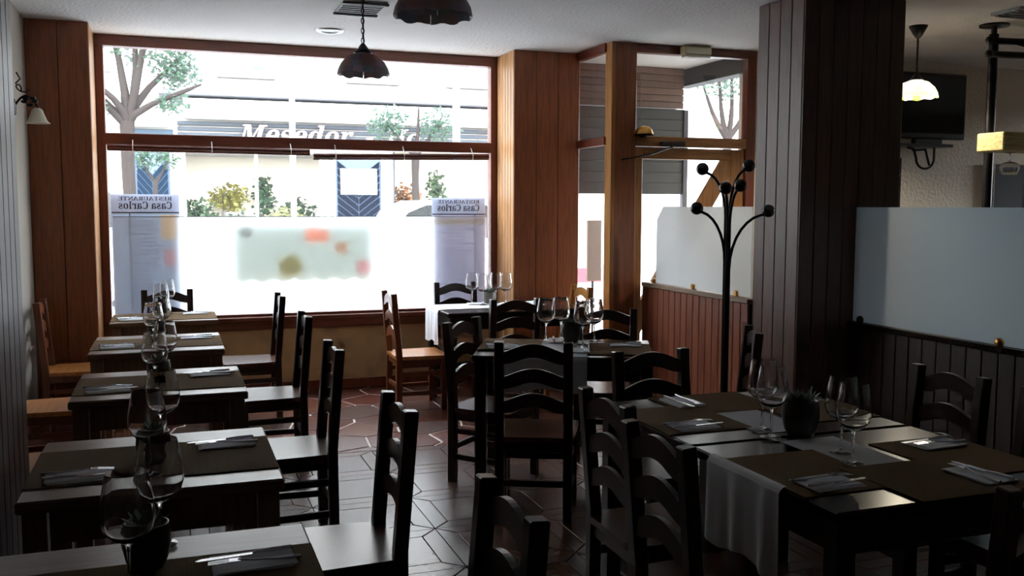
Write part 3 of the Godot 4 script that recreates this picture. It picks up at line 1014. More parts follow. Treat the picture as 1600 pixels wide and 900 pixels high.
	var pos := [Vector3(0.6, 0.55, -25.0), Vector3(1.45, 1.0, -25.6), Vector3(2.3, 0.8, -25.6), Vector3(1.6, 0.2, -24.4), Vector3(2.75, 0.4, -24.4), Vector3(3.1, 0.6, -25.2), Vector3(5.9, 1.0, -24.8), Vector3(6.75, 0.9, -24.8)]
	for k in names.size():
		var t := thing("shop_plant", names[k], "plant", pos[k], 0, "plants in the shop across the street")
		var pt := mb()
		lathe(pt, [Vector2(0, 0), Vector2(0.16, 0), Vector2(0.22, 0.4), Vector2(0.19, 0.4), Vector2(0, 0.36)], 14)
		part("pot", pt, plain([Color(0.35, 0.2, 0.13), Color(0.5, 0.48, 0.45)][k % 2], 0.8), t)
		var lf := mb()
		var tall := 1.3 if k in [2, 7] else 0.8
		leaf_cluster(lf, Vector3(0, 0.4 + tall * 0.45, 0), Vector3(0.5 if tall < 0.9 else 0.26, tall * 0.5, 0.3), 340, 0.15)
		part("foliage", lf, translucent([Color(0.13, 0.22, 0.1), Color(0.4, 0.38, 0.1), Color(0.11, 0.22, 0.1), Color(0.08, 0.17, 0.1), Color(0.4, 0.4, 0.24), Color(0.14, 0.22, 0.12), Color(0.4, 0.24, 0.09), Color(0.14, 0.22, 0.09)][k], Color(0.4, 0.4, 0.4), 0.6), t).set_meta("kind", "stuff")
	var where := ["under the leftmost plant", "under the yellow flowering plant", "under the tall green plant", "under the dark low shrub", "under the pale flowering plant", "under the bushy plant", "under the orange planter", "under the slim plant at the right"]
	for k in pos.size():
		single("plant_stand", bx(Vector3(-0.24, -0.14, -0.24), Vector3(0.24, pos[k].y, 0.24), 0.02), plain(Color(0.36, 0.34, 0.3), 0.8), "grey block plant stand " + where[k] + " in the shop opposite", "plant stand", Vector3(pos[k].x, 0, pos[k].z), 0, "plant stands in the shop")
	# trees
	tree("pollarded street tree with spreading bare branches at the left of the window", Vector3(-0.49, 0, -13.0), 2.62, 0.085, [[Vector3(-0.95, 3.75, 0.1), -0.05], [Vector3(0.12, 3.95, 0.1), 0.06], [Vector3(0.75, 3.55, -0.1), -0.1], [Vector3(-0.5, 3.2, 0.2), 0.1], [Vector3(0.35, 4.3, 0.2), 0.02], [Vector3(0.9, 3.1, 0.15), -0.15], [Vector3(-0.25, 4.2, 0), 0.05]],
		[[Vector3(0.62, 3.3, 0), Vector3(0.3, 0.3, 0.3), 520, 0.09], [Vector3(0.3, 3.6, 0), Vector3(0.5, 0.35, 0.4), 480, 0.09], [Vector3(0.55, 2.85, 0.1), Vector3(0.22, 0.14, 0.2), 110, 0.06], [Vector3(-0.5, 3.75, 0), Vector3(0.5, 0.3, 0.4), 260, 0.08], [Vector3(0.2, 4.3, 0), Vector3(1.0, 0.5, 0.7), 500, 0.08], [Vector3(-0.32, 2.75, 0.1), Vector3(0.1, 0.14, 0.2), 60, 0.06]], 0.07)
	tree("small leafy street tree towards the right of the window, across the road", Vector3(5.0, 0, -20.0), 2.7, 0.08, [[Vector3(-0.7, 3.4, 0), -0.05], [Vector3(0.6, 3.5, 0), 0.05], [Vector3(0.05, 3.7, 0.1), 0.02]], [[Vector3(-0.6, 3.3, 0), Vector3(0.5, 0.38, 0.4), 420, 0.1], [Vector3(0.5, 3.3, 0), Vector3(0.5, 0.38, 0.4), 420, 0.1]], 0.1)
	tree("forked street tree seen through the glass above the entrance door", Vector3(8.95, 0, -14.0), 2.75, 0.075, [[Vector3(-0.5, 3.6, 0), -0.06], [Vector3(0.5, 3.55, 0), 0.06], [Vector3(0.05, 3.9, 0), 0.05], [Vector3(-0.25, 3.8, 0.1), -0.05]], [[Vector3(0, 3.75, 0), Vector3(0.75, 0.4, 0.5), 700, 0.08]], 0.08)
	tree("small street tree in front of the blue door at the far left", Vector3(-0.3, 0, -22.3), 2.1, 0.05, [[Vector3(-0.35, 2.75, 0), -0.03], [Vector3(0.3, 2.7, 0), 0.03]], [[Vector3(-0.2, 2.6, 0), Vector3(0.4, 0.3, 0.3), 240, 0.09], [Vector3(0.25, 2.6, 0), Vector3(0.25, 0.25, 0.3), 140, 0.09]], 0.09)
	# lamp posts and cars
	var lpst := thing("lamp_post", "grey lamp post standing outside near the right end of the window", "lamp post", Vector3(3.55, 0, -12.0))
	var st := mb()
	tube(st, [Vector3(0, -0.02, 0), Vector3(0, 6.0, 0)], [0.055, 0.045], 14)
	part("post", st, plain(Color(0.3, 0.33, 0.37), 0.5), lpst)
	st = mb()
	lathe(st, [Vector2(0, -0.02), Vector2(0.13, -0.02), Vector2(0.13, 0.3), Vector2(0.06, 0.4), Vector2(0, 0.4)], 14)
	part("base", st, plain(Color(0.3, 0.33, 0.37), 0.5), lpst)
	st = mb()
	lathe(st, [Vector2(0, 6.0), Vector2(0.1, 6.0), Vector2(0.25, 6.3), Vector2(0.0, 6.5)], 14)
	part("lantern", st, M.white, lpst)
	st = mb()
	tube(st, [Vector3(2.4, -0.14, -20.0), Vector3(2.4, 5.5, -20.0)], 0.06, 10)
	single("white_pole", st, M.white, "thin white pole on the far pavement, left of the window centre", "pole")
	car("white_van", "white van parked across the street behind the left menu poster", Vector3(-1.55, -0.14, -17.5), 4.2, 2.1, true)
	car("white_car", "white car parked behind the right menu poster", Vector3(4.9, -0.14, -16.0), 4.2, 1.82, false)
	# terrace chair outside the entrance
	var tc := thing("terrace_chair", "red-backed terrace chair outside the glazed entrance side", "chair", Vector3(4.56, -0.01, -9.85), 0.2)
	part("backrest", bx(Vector3(-0.24, 0.68, -0.2), Vector3(0.24, 0.86, -0.17), 0.01), plain(Color(0.72, 0.25, 0.3), 0.5), tc)
	part("seat", bx(Vector3(-0.24, 0.42, -0.2), Vector3(0.24, 0.45, 0.22), 0.01), M.white, tc)
	for x in [-0.23, 0.23]:
		for z in [-0.19, 0.2]:
			st = mb()
			tube(st, [Vector3(x, 0, z), Vector3(x, 0.86 if z < 0 else 0.42, z)], 0.014, 8)
			part("leg", st, M.steel, tc)
	var ms := thing("menu_stand", "narrow brown board on a post outside the glazed entrance side", "sign board", Vector3(4.3, -0.01, -9.3), 0.15)
	part("board", bx(Vector3(-0.09, 0.76, -0.015), Vector3(0.09, 1.42, 0.015), 0.005), plain(Color(0.25, 0.19, 0.13), 0.7), ms)
	st = mb()
	tube(st, [Vector3(0, 0, -0.02), Vector3(0, 1.3, -0.02)], 0.015, 8)
	part("post", st, M.iron, ms)
	st = mb()
	lathe(st, [Vector2(0, 0), Vector2(0.16, 0), Vector2(0.15, 0.02), Vector2(0, 0.03)], 16)
	part("base", st, M.iron, ms)

func chevron_door(label: String, at: Vector3, w: float, h: float, m: Material, notice: bool) -> void:
	var t := thing("plank_door", label, "door", at)
	part("leaf", bx(Vector3(-w / 2, 0, -0.08), Vector3(w / 2, h, -0.01), 0.01), M.door_plank, t)
	for k in 14:
		for sd in [-1.0, 1.0]:
			var y0 := 0.08 + k * 0.18
			if y0 + 0.56 > h:
				continue
			var st := mb()
			extrude(st, PackedVector2Array([Vector2(sd * 0.012, y0), Vector2(sd * (w / 2 - 0.05), y0 + 0.4), Vector2(sd * (w / 2 - 0.05), y0 + 0.545), Vector2(sd * 0.012, y0 + 0.145)]), -0.01, 0.03)
			part("plank", st, m, t)
	part("frame", bx(Vector3(-w / 2 - 0.06, 0, -0.08), Vector3(-w / 2, h, 0.04), 0.01), M.white, t)
	part("frame", bx(Vector3(w / 2, 0, -0.08), Vector3(w / 2 + 0.06, h, 0.04), 0.01), M.white, t)
	if notice:
		part("notice", bx(Vector3(-0.46, 1.95, 0.03), Vector3(0.46, 2.6, 0.05), 0.01), M.white, t)

# ---------------------------------------------------------------- ceiling fittings
func tiffany(label: String, x: float, z: float, rim: float, r: float, lit: bool) -> void:
	var t := thing("pendant_lamp", label, "pendant lamp", Vector3(x, 0, z), 0, "mosaic glass pendant lamps")
	var h := r * 1.0
	var pal := [Color(0.36, 0.16, 0.24), Color(0.46, 0.3, 0.42), Color(0.46, 0.28, 0.24), Color(0.34, 0.38, 0.48), Color(0.36, 0.38, 0.28), Color(0.54, 0.44, 0.5), Color(0.58, 0.26, 0.12), Color(0.34, 0.22, 0.36)]
	if lit:
		pal = [Color(0.95, 0.9, 0.8), Color(0.95, 0.8, 0.88), Color(0.85, 0.42, 0.05), Color(0.96, 0.93, 0.85), Color(0.85, 0.6, 0.2), Color(0.35, 0.45, 0.12)]
	if not M.has("shade_%s" % lit):
		var arr := []
		for c in pal:
			arr.append(translucent(c, Color(0.8, 0.8, 0.8) if lit else Color(0.6, 0.6, 0.6), 0.2))
		M["shade_%s" % lit] = arr
	var mats: Array = M["shade_%s" % lit]
	var prof := func(v: float) -> Vector2:
		# v 0 at the crown, 1 at the rim
		var a: float = 0.12 + v * 1.38
		return Vector2(r * (sin(a) * 1.0 + 0.04 * v * v), rim + h * 0.95 * cos(a) - 0.02)
	var rows := [0.0, 0.36, 0.64, 0.84, 1.0]
	for i in 4:
		var n: int = [8, 12, 16, 16][i]
		for k in n:
			var st := mb()
			var a0 := TAU * (k + 0.5 * (i % 2)) / n
			var a1 := a0 + TAU / n
			var g0 := 0.004
			for sgn in [0.0, 0.004]:
				for s in 3:
					var v := []
					var nn := []
					for e in [[rows[i], s], [rows[i], s + 1], [rows[i + 1], s + 1], [rows[i + 1], s]]:
						var f: float = e[1] / 3.0
						var p: Vector2 = prof.call(e[0])
						var a: float = lerpf(a0 + g0, a1 - g0, f)
						var y: float = p.y
						if i == 3 and e[0] > 0.99:
							y -= 0.009 * absf(sin((k + f) * PI / 1.6)) * (1.0 + 0.3 * sin(k * 2.1)) - 0.002
						v.append(Vector3((p.x - sgn) * cos(a), y, (p.x - sgn) * sin(a)))
						nn.append(Vector3(cos(a), 0.6, sin(a)) * (1.0 if sgn == 0.0 else -1.0))
					squad(st, v, nn)
			part("glass_piece", st, mats[rng.randi() % mats.size()], t)
	var cap := mb()
	lathe(cap, [Vector2(0, rim + h + 0.02), Vector2(0.012, rim + h + 0.012), Vector2(0.03, rim + h - 0.014), Vector2(0.052, rim + h - 0.034), Vector2(0.03, rim + h - 0.036), Vector2(0, rim + h - 0.036)], 16)
	part("cap", cap, M.iron, t)
	# chain with cord
	var ch := mb()
	var y := rim + h + 0.015
	var k := 0
	while y < CEIL - 0.09:
		var pts := []
		for q in 9:
			var a := TAU * q / 8.0
			var o := Vector3(cos(a) * 0.008, sin(a) * 0.017, 0)
			pts.append(Vector3(0, y + 0.015, 0) + (o if k % 2 == 0 else Vector3(0, o.y, o.x)))
		tube(ch, pts, 0.0028, 5, false)
		y += 0.026
		k += 1
	tube(ch, [Vector3(0.004, rim + h, 0), Vector3(0.002, CEIL - 0.06, 0)], 0.0035, 6)
	part("chain", ch, M.iron, t)
	var rose := mb()
	lathe(rose, [Vector2(0, CEIL), Vector2(0.066, CEIL), Vector2(0.06, CEIL - 0.015), Vector2(0.035, CEIL - 0.06), Vector2(0.018, CEIL - 0.085), Vector2(0, CEIL - 0.085)], 18)
	part("ceiling_rose", rose, M.iron, t)
	if lit:
		var bm := plain(Color(1, 1, 1), 0.5)
		bm.emission_enabled = true
		bm.emission = Color(1.0, 0.95, 0.86)
		bm.emission_energy_multiplier = 20.0
		var bl := mb()
		ball(bl, Vector3(0, rim + 0.05, 0), Vector3(0.03, 0.04, 0.03))
		part("bulb", bl, bm, t)
		var li := OmniLight3D.new()
		li.name = "bulb_light"
		li.light_color = Color(1.0, 0.95, 0.86)
		li.light_energy = 5.0
		li.light_size = 0.03
		li.omni_range = 14.0
		li.omni_attenuation = 2.0
		li.shadow_enabled = true
		li.position = Vector3(0, rim + 0.05, 0)
		t.add_child(li, true)

func build_ceiling_things() -> void:
	tiffany("unlit mosaic glass pendant hanging in front of the street window", 0.99, -5.1, 2.268, 0.135, false)
	tiffany("unlit mosaic glass pendant nearest the camera, cut off by the top edge", 0.905, -3.35, 2.245, 0.138, false)
	tiffany("lit mosaic glass pendant glowing white beside the pillar", 5.11, -5.53, 2.36, 0.148, true)
	var d := thing("ceiling_spot", "round recessed ceiling spot near the street window", "ceiling light", Vector3(1.15, CEIL, -7.2))
	var st := mb()
	lathe(st, [Vector2(0.07, -0.004), Vector2(0.075, -0.012), Vector2(0.1, -0.012), Vector2(0.105, 0.0)], 24)
	part("ring", st, plain(Color(0.7, 0.72, 0.72), 0.3, 0.6), d)
	st = mb()
	lathe(st, [Vector2(0.0, -0.006), Vector2(0.07, -0.006), Vector2(0.07, 0.0)], 24)
	part("lens", st, plain(Color(0.6, 0.62, 0.62), 0.2), d)
	var v := thing("ceiling_vent", "square grey vent grille on the ceiling above the hanging lamp chain", "vent", Vector3(1.2, CEIL, -6.3))
	part("plate", bx(Vector3(-0.13, -0.01, -0.2), Vector3(0.15, 0.0, 0.2)), plain(Color(0.66, 0.68, 0.68), 0.6), v)
	for z in [-0.2, 0.17]:
		part("edge", bx(Vector3(-0.14, -0.024, z), Vector3(0.16, -0.008, z + 0.03)), plain(Color(0.3, 0.31, 0.31), 0.6), v)
	for k in 5:
		part("slat", bx(Vector3(-0.12, -0.017, -0.14 + k * 0.06), Vector3(0.14, -0.008, -0.12 + k * 0.06)), plain(Color(0.6, 0.62, 0.62), 0.6), v)
	var e := thing("emergency_light", "cream box emergency light over the entrance door", "emergency light", Vector3(4.06, 2.8, -6.86))
	part("housing", bx(Vector3(-0.125, -0.02, -0.03), Vector3(0.125, 0.055, 0.06), 0.01), M.cream, e)
	part("diffuser", bx(Vector3(-0.115, -0.036, -0.02), Vector3(0.115, -0.018, 0.055), 0.006), M.white, e)
	part("front_lens", bx(Vector3(-0.112, -0.012, 0.058), Vector3(0.112, 0.04, 0.066), 0.004), plain(Color(0.9, 0.89, 0.78), 0.3), e)
	var a := thing("air_vent", "flat air vent on the ceiling at the top right corner", "vent", Vector3(5.42, CEIL, -4.88))
	part("plate", bx(Vector3(-0.2, -0.02, -0.12), Vector3(0.2, 0.0, 0.12)), plain(Color(0.55, 0.57, 0.57), 0.6), a)
	for k in 4:
		part("slat", bx(Vector3(-0.18, -0.03, -0.1 + k * 0.055), Vector3(0.18, -0.018, -0.07 + k * 0.055)), plain(Color(0.4, 0.42, 0.42), 0.6), a)
	# wall sconce on the left
	var s := thing("wall_sconce", "wrought iron wall sconce with a white bell shade on the left wall", "wall lamp", Vector3(-0.937, 2.16, -6.85))
	st = mb()
	lathe(st, [Vector2(0, 0), Vector2(0.055, 0.0), Vector2(0.05, 0.015), Vector2(0, 0.02)], 16, Transform3D(Basis(Vector3.BACK, -PI / 2), Vector3(0, 0.02, 0)))
	part("wall_plate", st, M.iron, s)
	st = mb()
	var pts := []
	for k in 17:
		var f := k / 16.0
		pts.append(Vector3(0.01 + f * 0.14, 0.03 + 0.07 * sin(f * PI) - 0.01 * f, 0))
	tube(st, pts, 0.007, 8)
	var curl := []
	for k in 14:
		var f := k / 13.0
		curl.append(Vector3(0.03 + 0.05 * f + 0.025 * cos(f * 7.0), 0.12 + 0.1 * f * (1 - f) + 0.025 * sin(f * 7.0), 0.02))
	tube(st, curl, 0.005, 6)
	tube(st, [Vector3(0.02, 0.17, 0), Vector3(0.05, 0.2, 0.01), Vector3(0.03, 0.24, 0.02)], 0.005, 6)
	for k in 5:
		ball(st, Vector3(0.1 + 0.03 * cos(k * 2.4), 0.06 + 0.025 * sin(k * 2.4), 0.02), Vector3(0.022, 0.012, 0.016), 8, 5)
	part("arm", st, M.iron, s)
	st = mb()
	lathe(st, [Vector2(0.022, 0.035), Vector2(0.04, 0.02), Vector2(0.055, -0.02), Vector2(0.072, -0.06), Vector2(0.095, -0.08), Vector2(0.093, -0.081), Vector2(0.07, -0.062), Vector2(0.053, -0.02), Vector2(0.038, 0.018)], 24, Transform3D(Basis(), Vector3(0.15, -0.015, 0)))
	part("shade", st, M.shade_white, s, Vector3(0.02, 0.002, 0)).scale = Vector3(0.8, 0.85, 0.8)

# ---------------------------------------------------------------- furniture
func slat_shape(w: float, y: float) -> SurfaceTool:
	# arched ladder-back slat: low at the ends, raised in the middle
	var st := mb()
	var up := PackedVector2Array()
	var dn := PackedVector2Array()
	var n := 14
	for k in n + 1:
		var f := float(k) / n
		var s := 0.5 - 0.5 * cos(TAU * f)
		up.append(Vector2((f - 0.5) * w, y - 0.04 + 0.042 * pow(s, 0.6)))
		dn.append(Vector2((f - 0.5) * w, y - 0.098 + 0.034 * s))
	dn.reverse()
	up.append_array(dn)
	extrude(st, up, -0.009, 0.009)
	return st

func make_chair(called: String, label: String, my: Material, mx: Material, ms: Material, group: String) -> Node3D:
	var t := thing(called, label, "chair", Vector3.ZERO, 0, group)
	var xb := 0.168
	var zb := -0.17
	for s in [-1.0, 1.0]:
		var st := mb()
		# rear post, upright below the seat and raked above it
		bar(st, Vector3(s * xb, 0.0, zb), Vector3(s * xb, 0.45, zb + 0.004), 0.045, 0.046, 0.004, Vector3.RIGHT)
		bar(st, Vector3(s * xb, 0.44, zb + 0.004), Vector3(s * xb, 0.9, zb - 0.035), 0.045, 0.046, 0.004, Vector3.RIGHT)
		part("rear_post", st, my, t)
		st = mb()
		box(st, Vector3(s * 0.185, 0.2, 0.175), Vector3(0.042, 0.4, 0.042))
		part("front_leg", st, my, t)
		for y in [0.29, 0.14]:
			st = mb()
			bar(st, Vector3(s * xb, y, zb + 0.02), Vector3(s * 0.185, y, 0.155), 0.02, 0.034)
			part("side_stretcher", st, mx, t)
	for k in 3:
		var y: float = [0.888, 0.765, 0.642][k]
		part("back_slat", slat_shape(0.30, y), mx, t, Vector3(0, 0, zb - 0.035 * (y - 0.47) / 0.43))
	var fs := mb()
	box(fs, Vector3(0, 0.24, 0.175), Vector3(0.33, 0.036, 0.02))
	part("front_stretcher", fs, mx, t)
	fs = mb()
	box(fs, Vector3(0, 0.19, zb), Vector3(0.3, 0.034, 0.02))
	part("back_stretcher", fs, mx, t)
	var ap := mb()
	box(ap, Vector3(0, 0.375, 0.18), Vector3(0.34, 0.05, 0.018))
	box(ap, Vector3(0, 0.375, zb), Vector3(0.3, 0.05, 0.018))
	for s in [-1.0, 1.0]:
		bar(ap, Vector3(s * xb, 0.375, zb + 0.02), Vector3(s * 0.185, 0.375, 0.155), 0.018, 0.05)
	part("apron", ap, mx, t)
	var seat := mb()
	extrude(seat, PackedVector2Array([Vector2(-0.146, 0.19), Vector2(0.146, 0.19), Vector2(0.146, 0.14), Vector2(0.195, 0.14), Vector2(0.215, -0.2), Vector2(0.2, -0.215), Vector2(-0.2, -0.215), Vector2(-0.215, -0.2), Vector2(-0.195, 0.14), Vector2(-0.146, 0.14)]), 0.4, 0.426, Transform3D(Basis(Vector3.RIGHT, -PI / 2), Vector3.ZERO))
	part("seat", seat, ms, t)
	return t

func make_table(called: String, label: String, at: Vector3, turn: float, w: float, d: float, top: Material, leg: Material, group: String, inset := 0.045) -> Node3D:
	var t := thing(called, label, "table", at, turn, group)
	var st := mb()
	box(st, Vector3(0, TOP - 0.0185, 0), Vector3(w, 0.035, d), 0.006)
	part("tabletop", st, top, t)
	for x in [-1.0, 1.0]:
		for z in [-1.0, 1.0]:
			st = mb()
			box(st, Vector3(x * (w / 2 - (inset if z > 0.0 else 0.045)), (TOP - 0.036) / 2, z * (d / 2 - 0.045)), Vector3(0.062, TOP - 0.036, 0.062))
			part("leg", st, leg, t)
	for z in [-1.0, 1.0]:
		st = mb()
		box(st, Vector3(0, TOP - 0.086, z * (d / 2 - 0.045)), Vector3(w - 0.16, 0.1, 0.022))
		part("apron", st, leg, t)
	for x in [-1.0, 1.0]:
		st = mb()
		box(st, Vector3(x * (w / 2 - 0.045), TOP - 0.086, 0), Vector3(0.022, 0.1, d - 0.16))
		part("apron", st, leg, t)
	return t

var row_tables := []
var row_names := ["the left table under the window", "the second left table from the window", "the middle left table", "the fourth left table from the window", "the nearest left table"]

func build_furniture() -> void:
	var g := "wooden ladder-back chairs around the tables"
	var zr := [[-7.5, -6.9], [-6.2, -5.47], [-4.855, -4.16], [-3.465, -2.77], [-2.36, -1.66]]
	var tl := ["small wooden table for two under the window at the left", "wooden table for two, second from the window in the left row", "wooden table for two in the middle of the left row", "wooden table for two beside the panelled pier, with a pot and glass", "wooden table for two nearest the camera at the bottom left corner"]
	for k in 5:
		var w := 0.71
		var cx := -0.062 if k != 1 else -0.09
		var z0: float = zr[k][0]
		var z1: float = zr[k][1]
		make_table("restaurant_table", tl[k], Vector3(cx, 0, (z0 + z1) / 2), 0, w, z1 - z0, M.table, M.table_leg, "tables of the left row")
		row_tables.append(Vector3(cx, TOP, (z0 + z1) / 2))
	var c0 := make_chair("ladder_back_chair", "dark wooden ladder-back chair on the aisle side of the table nearest the window", M.chair_y, M.chair_x, M.seat, g)
	c0.position = Vector3(0.54, 0, -7.13)
	c0.rotation.y = -PI / 2
	dup(c0, Vector3(0.545, 0, -5.78), -PI / 2, "dark wooden ladder-back chair on the aisle side of the second table from the window")
	dup(c0, Vector3(0.5, 0, -4.43), -PI / 2, "dark wooden ladder-back chair on the aisle side of the middle left table")
	dup(c0, Vector3(0.5, 0, -3.07), -PI / 2, "dark ladder-back chair with large shiny seat at the fourth left table")
	dup(c0, Vector3(0.5, 0, -1.96), -PI / 2, "dark chair back nearest the camera at the bottom centre of the picture")
	dup(c0, Vector3(-0.045, 0, -7.62), 0.0, "dark wooden ladder-back chair standing against the window behind the left row")
	# table by the right end of the window
	make_table("restaurant_table", "dark wooden table with white cloth at the right end of the window", Vector3(2.45, 0, -7.08), 0, 1.04, 0.68, M.table_dark, M.table_dark_leg, "dark tables on the right")
	var hc := make_chair("ladder_back_chair", "reddish wooden ladder-back chair seen side-on left of the white-clothed window table", wood(Color(0.42, 0.22, 0.11), 0.3, "y"), wood(Color(0.42, 0.22, 0.11), 0.3, "x"), wood(Color(0.66, 0.42, 0.2), 0.34, "x", false, 0.5), g)
	hc.position = Vector3(1.75, 0, -7.05)
	hc.rotation.y = PI / 2
	dup(hc, Vector3(-0.66, 0, -7.15), PI / 2, "reddish wooden chair between the left wooden column and the table by the window")
	dup(hc, Vector3(-0.68, 0, -5.83), PI / 2, "reddish wooden chair against the left wall at the second table from the window")
	dup(hc, Vector3(-0.68, 0, -4.5), PI / 2, "reddish wooden chair against the left wall at the middle left table")
	dup(c0, Vector3(2.3, 0, -7.62), 0.0, "dark wooden ladder-back chair standing behind the white-clothed table at the window")
	dup(c0, Vector3(2.29, 0, -6.47), PI, "dark wooden ladder-back chair turned away in front of the white-clothed window table")
	var yc := make_chair("ladder_back_chair", "light honey-coloured ladder-back chair beside the glazed side of the entrance", M.honey_y, M.honey_x, M.honey_x, g)
	yc.position = Vector3(2.98, 0, -7.12)
	yc.rotation.y = -PI / 2
	# slanted table in the middle
	var mr := deg_to_rad(-25.0)
	make_table("restaurant_table", "dark wooden table standing at an angle in the middle of the room", Vector3(2.085, 0, -4.886), mr, 0.98, 0.68, M.table_dark, M.table_dark_leg, "dark tables on the right")
	dup(c0, Vector3(1.66, 0, -4.27) + Vector3(0.058, 0, -0.125), mr + PI, "dark ladder-back chair with its back to the camera in front of the slanted table")
	dup(c0, Vector3(1.706, 0, -5.04), deg_to_rad(43.0), "dark ladder-back chair at the left end of the slanted table")
	dup(c0, Vector3(2.55, 0, -5.3), mr, "dark ladder-back chair behind the slanted table, in front of the door post")
	dup(c0, Vector3(2.74, 0, -4.37), mr - PI / 2, "dark ladder-back chair beside the coat stand, at the right end of the slanted table")
	# two joined tables on the right
	make_table("restaurant_table", "rear one of the two joined dark tables on the right", Vector3(2.075, 0, -3.085), 0, 0.91, 0.73, M.table_dark, M.table_dark_leg, "dark tables on the right", 0.25)
	make_table("restaurant_table", "front one of the two joined dark tables on the right, at the bottom right corner", Vector3(2.075, 0, -2.335), 0, 0.91, 0.73, M.table_dark, M.table_dark_leg, "dark tables on the right")
	dup(c0, Vector3(1.6, 0, -2.91), PI / 2, "dark chair at the left side of the rear joined table")
	dup(c0, Vector3(1.51, 0, -2.38), PI / 2, "dark chair at the left side of the front joined table, before the hanging cloth")
	dup(c0, Vector3(2.05, 0, -3.6), 0.0, "dark chair at the far end of the joined tables, before the boarded screen")
	dup(c0, Vector3(2.72, 0, -2.92), -PI / 2, "dark chair on the far right side of the rear joined table, in deep shade")
	dup(c0, Vector3(2.72, 0, -2.38), -PI / 2, "dark chair on the far right side of the front joined table, in deep shade")
	dup(c0, Vector3(1.99, 0, -1.83), PI, "dark chair at the near end of the joined tables, post top above table edge")
	# coat stand
	var t := thing("coat_stand", "black metal coat stand with round knobs in front of the boarded screen", "coat stand", Vector3(3.05, 0, -4.75))
	var st := mb()
	lathe(st, [Vector2(0, 0), Vector2(0.17, 0.0), Vector2(0.17, 0.02), Vector2(0.05, 0.05), Vector2(0.03, 0.08), Vector2(0, 0.08)], 24)
	part("base", st, M.iron, t)
	# knobs: horizontal reach in the picture plane, height
	var side := Vector3(0.94, 0, 0.34)
	var dep := Vector3(0.34, 0, -0.94)
	var kn := [[-0.135, 0.09, 1.775], [0.14, 0.1, 1.795], [-0.04, -0.1, 1.66], [0.055, -0.06, 1.675], [-0.185, -0.02, 1.545], [0.235, 0.0, 1.53]]
	for k in 6:
		var e: Vector3 = side * kn[k][0] + dep * kn[k][1]
		var y: float = kn[k][2]
		var o := e.normalized() * 0.014
		st = mb()
		var y0 := y - 0.2 - 0.6 * absf(kn[k][0])
		var pts := [Vector3(o.x, 0.05, o.z), Vector3(o.x, 0.7, o.z), Vector3(o.x, y0 - 0.05, o.z)]
		for q in 9:
			var f := q / 8.0
			pts.append(Vector3(lerpf(o.x, e.x, 1.0 - cos(f * PI / 2)), y0 + (y - y0) * sin(f * PI / 2) - 0.02 * f, lerpf(o.z, e.z, 1.0 - cos(f * PI / 2))))
		tube(st, pts, 0.0085, 8)
		var arm := part("arm", st, M.iron, t)
		st = mb()
		ball(st, e + Vector3(0, y, 0), Vector3(0.038, 0.038, 0.038), 16, 10)
		part("knob", st, M.knob, arm)

# ---------------------------------------------------------------- tableware
var proto := {}

func once(kind: String, maker: Callable, label: String, group: String) -> Node3D:
	if not proto.has(kind):
		proto[kind] = maker.call(label, group)
		return proto[kind]
	return dup(proto[kind], Vector3.ZERO, 0.0, label, group)

func wine_glass(called: String, label: String, group: String) -> Node3D:
	var mk := func(l: String, gr: String) -> Node3D:
		var t := thing(called, l, "wine glass", Vector3.ZERO, 0, gr)
		var st := mb()
		lathe(st, [Vector2(0.0, 0.003), Vector2(0.036, 0.0015), Vector2(0.0365, 0.003), Vector2(0.012, 0.007), Vector2(0.005, 0.014), Vector2(0.0038, 0.04), Vector2(0.0038, 0.085), Vector2(0.006, 0.1), Vector2(0.012, 0.106)], 20)
		part("stem", st, M.wine, t)
		st = mb()
		lathe(st, [Vector2(0.0, 0.105), Vector2(0.016, 0.107), Vector2(0.034, 0.117), Vector2(0.048, 0.133), Vector2(0.0545, 0.155), Vector2(0.0535, 0.185), Vector2(0.0475, 0.22), Vector2(0.0415, 0.252), Vector2(0.0404, 0.253), Vector2(0.0462, 0.22), Vector2(0.0522, 0.185), Vector2(0.0532, 0.156), Vector2(0.0467, 0.1345), Vector2(0.033, 0.1187), Vector2(0.0, 0.109)], 28)
		part("bowl", st, M.wine, t)
		return t
	return once(called, mk, label, group)

func put(o: Node3D, at: Vector3, turn := 0.0) -> Node3D:
	o.position = at
	o.rotation.y = turn
	return o

func knife(label: String) -> Node3D:
	var mk := func(l: String, gr: String) -> Node3D:
		var t := thing("table_knife", l, "knife", Vector3.ZERO, 0, gr)
		var st := mb()
		extrude(st, PackedVector2Array([Vector2(0.0, -0.006), Vector2(0.11, -0.007), Vector2(0.125, 0.002), Vector2(0.118, 0.008), Vector2(0.0, 0.006)]), 0.002, 0.0035, Transform3D(Basis(Vector3.RIGHT, -PI / 2), Vector3.ZERO))
		part("blade", st, M.steel, t)
		st = mb()
		tube(st, [Vector3(0.0, 0.0045, 0), Vector3(-0.04, 0.0055, 0), Vector3(-0.085, 0.0055, 0), Vector3(-0.09, 0.0055, 0)], [0.003, 0.0055, 0.0052, 0.003], 8)
		part("handle", st, M.steel, t)
		return t
	return once("table_knife", mk, label, "table knives")

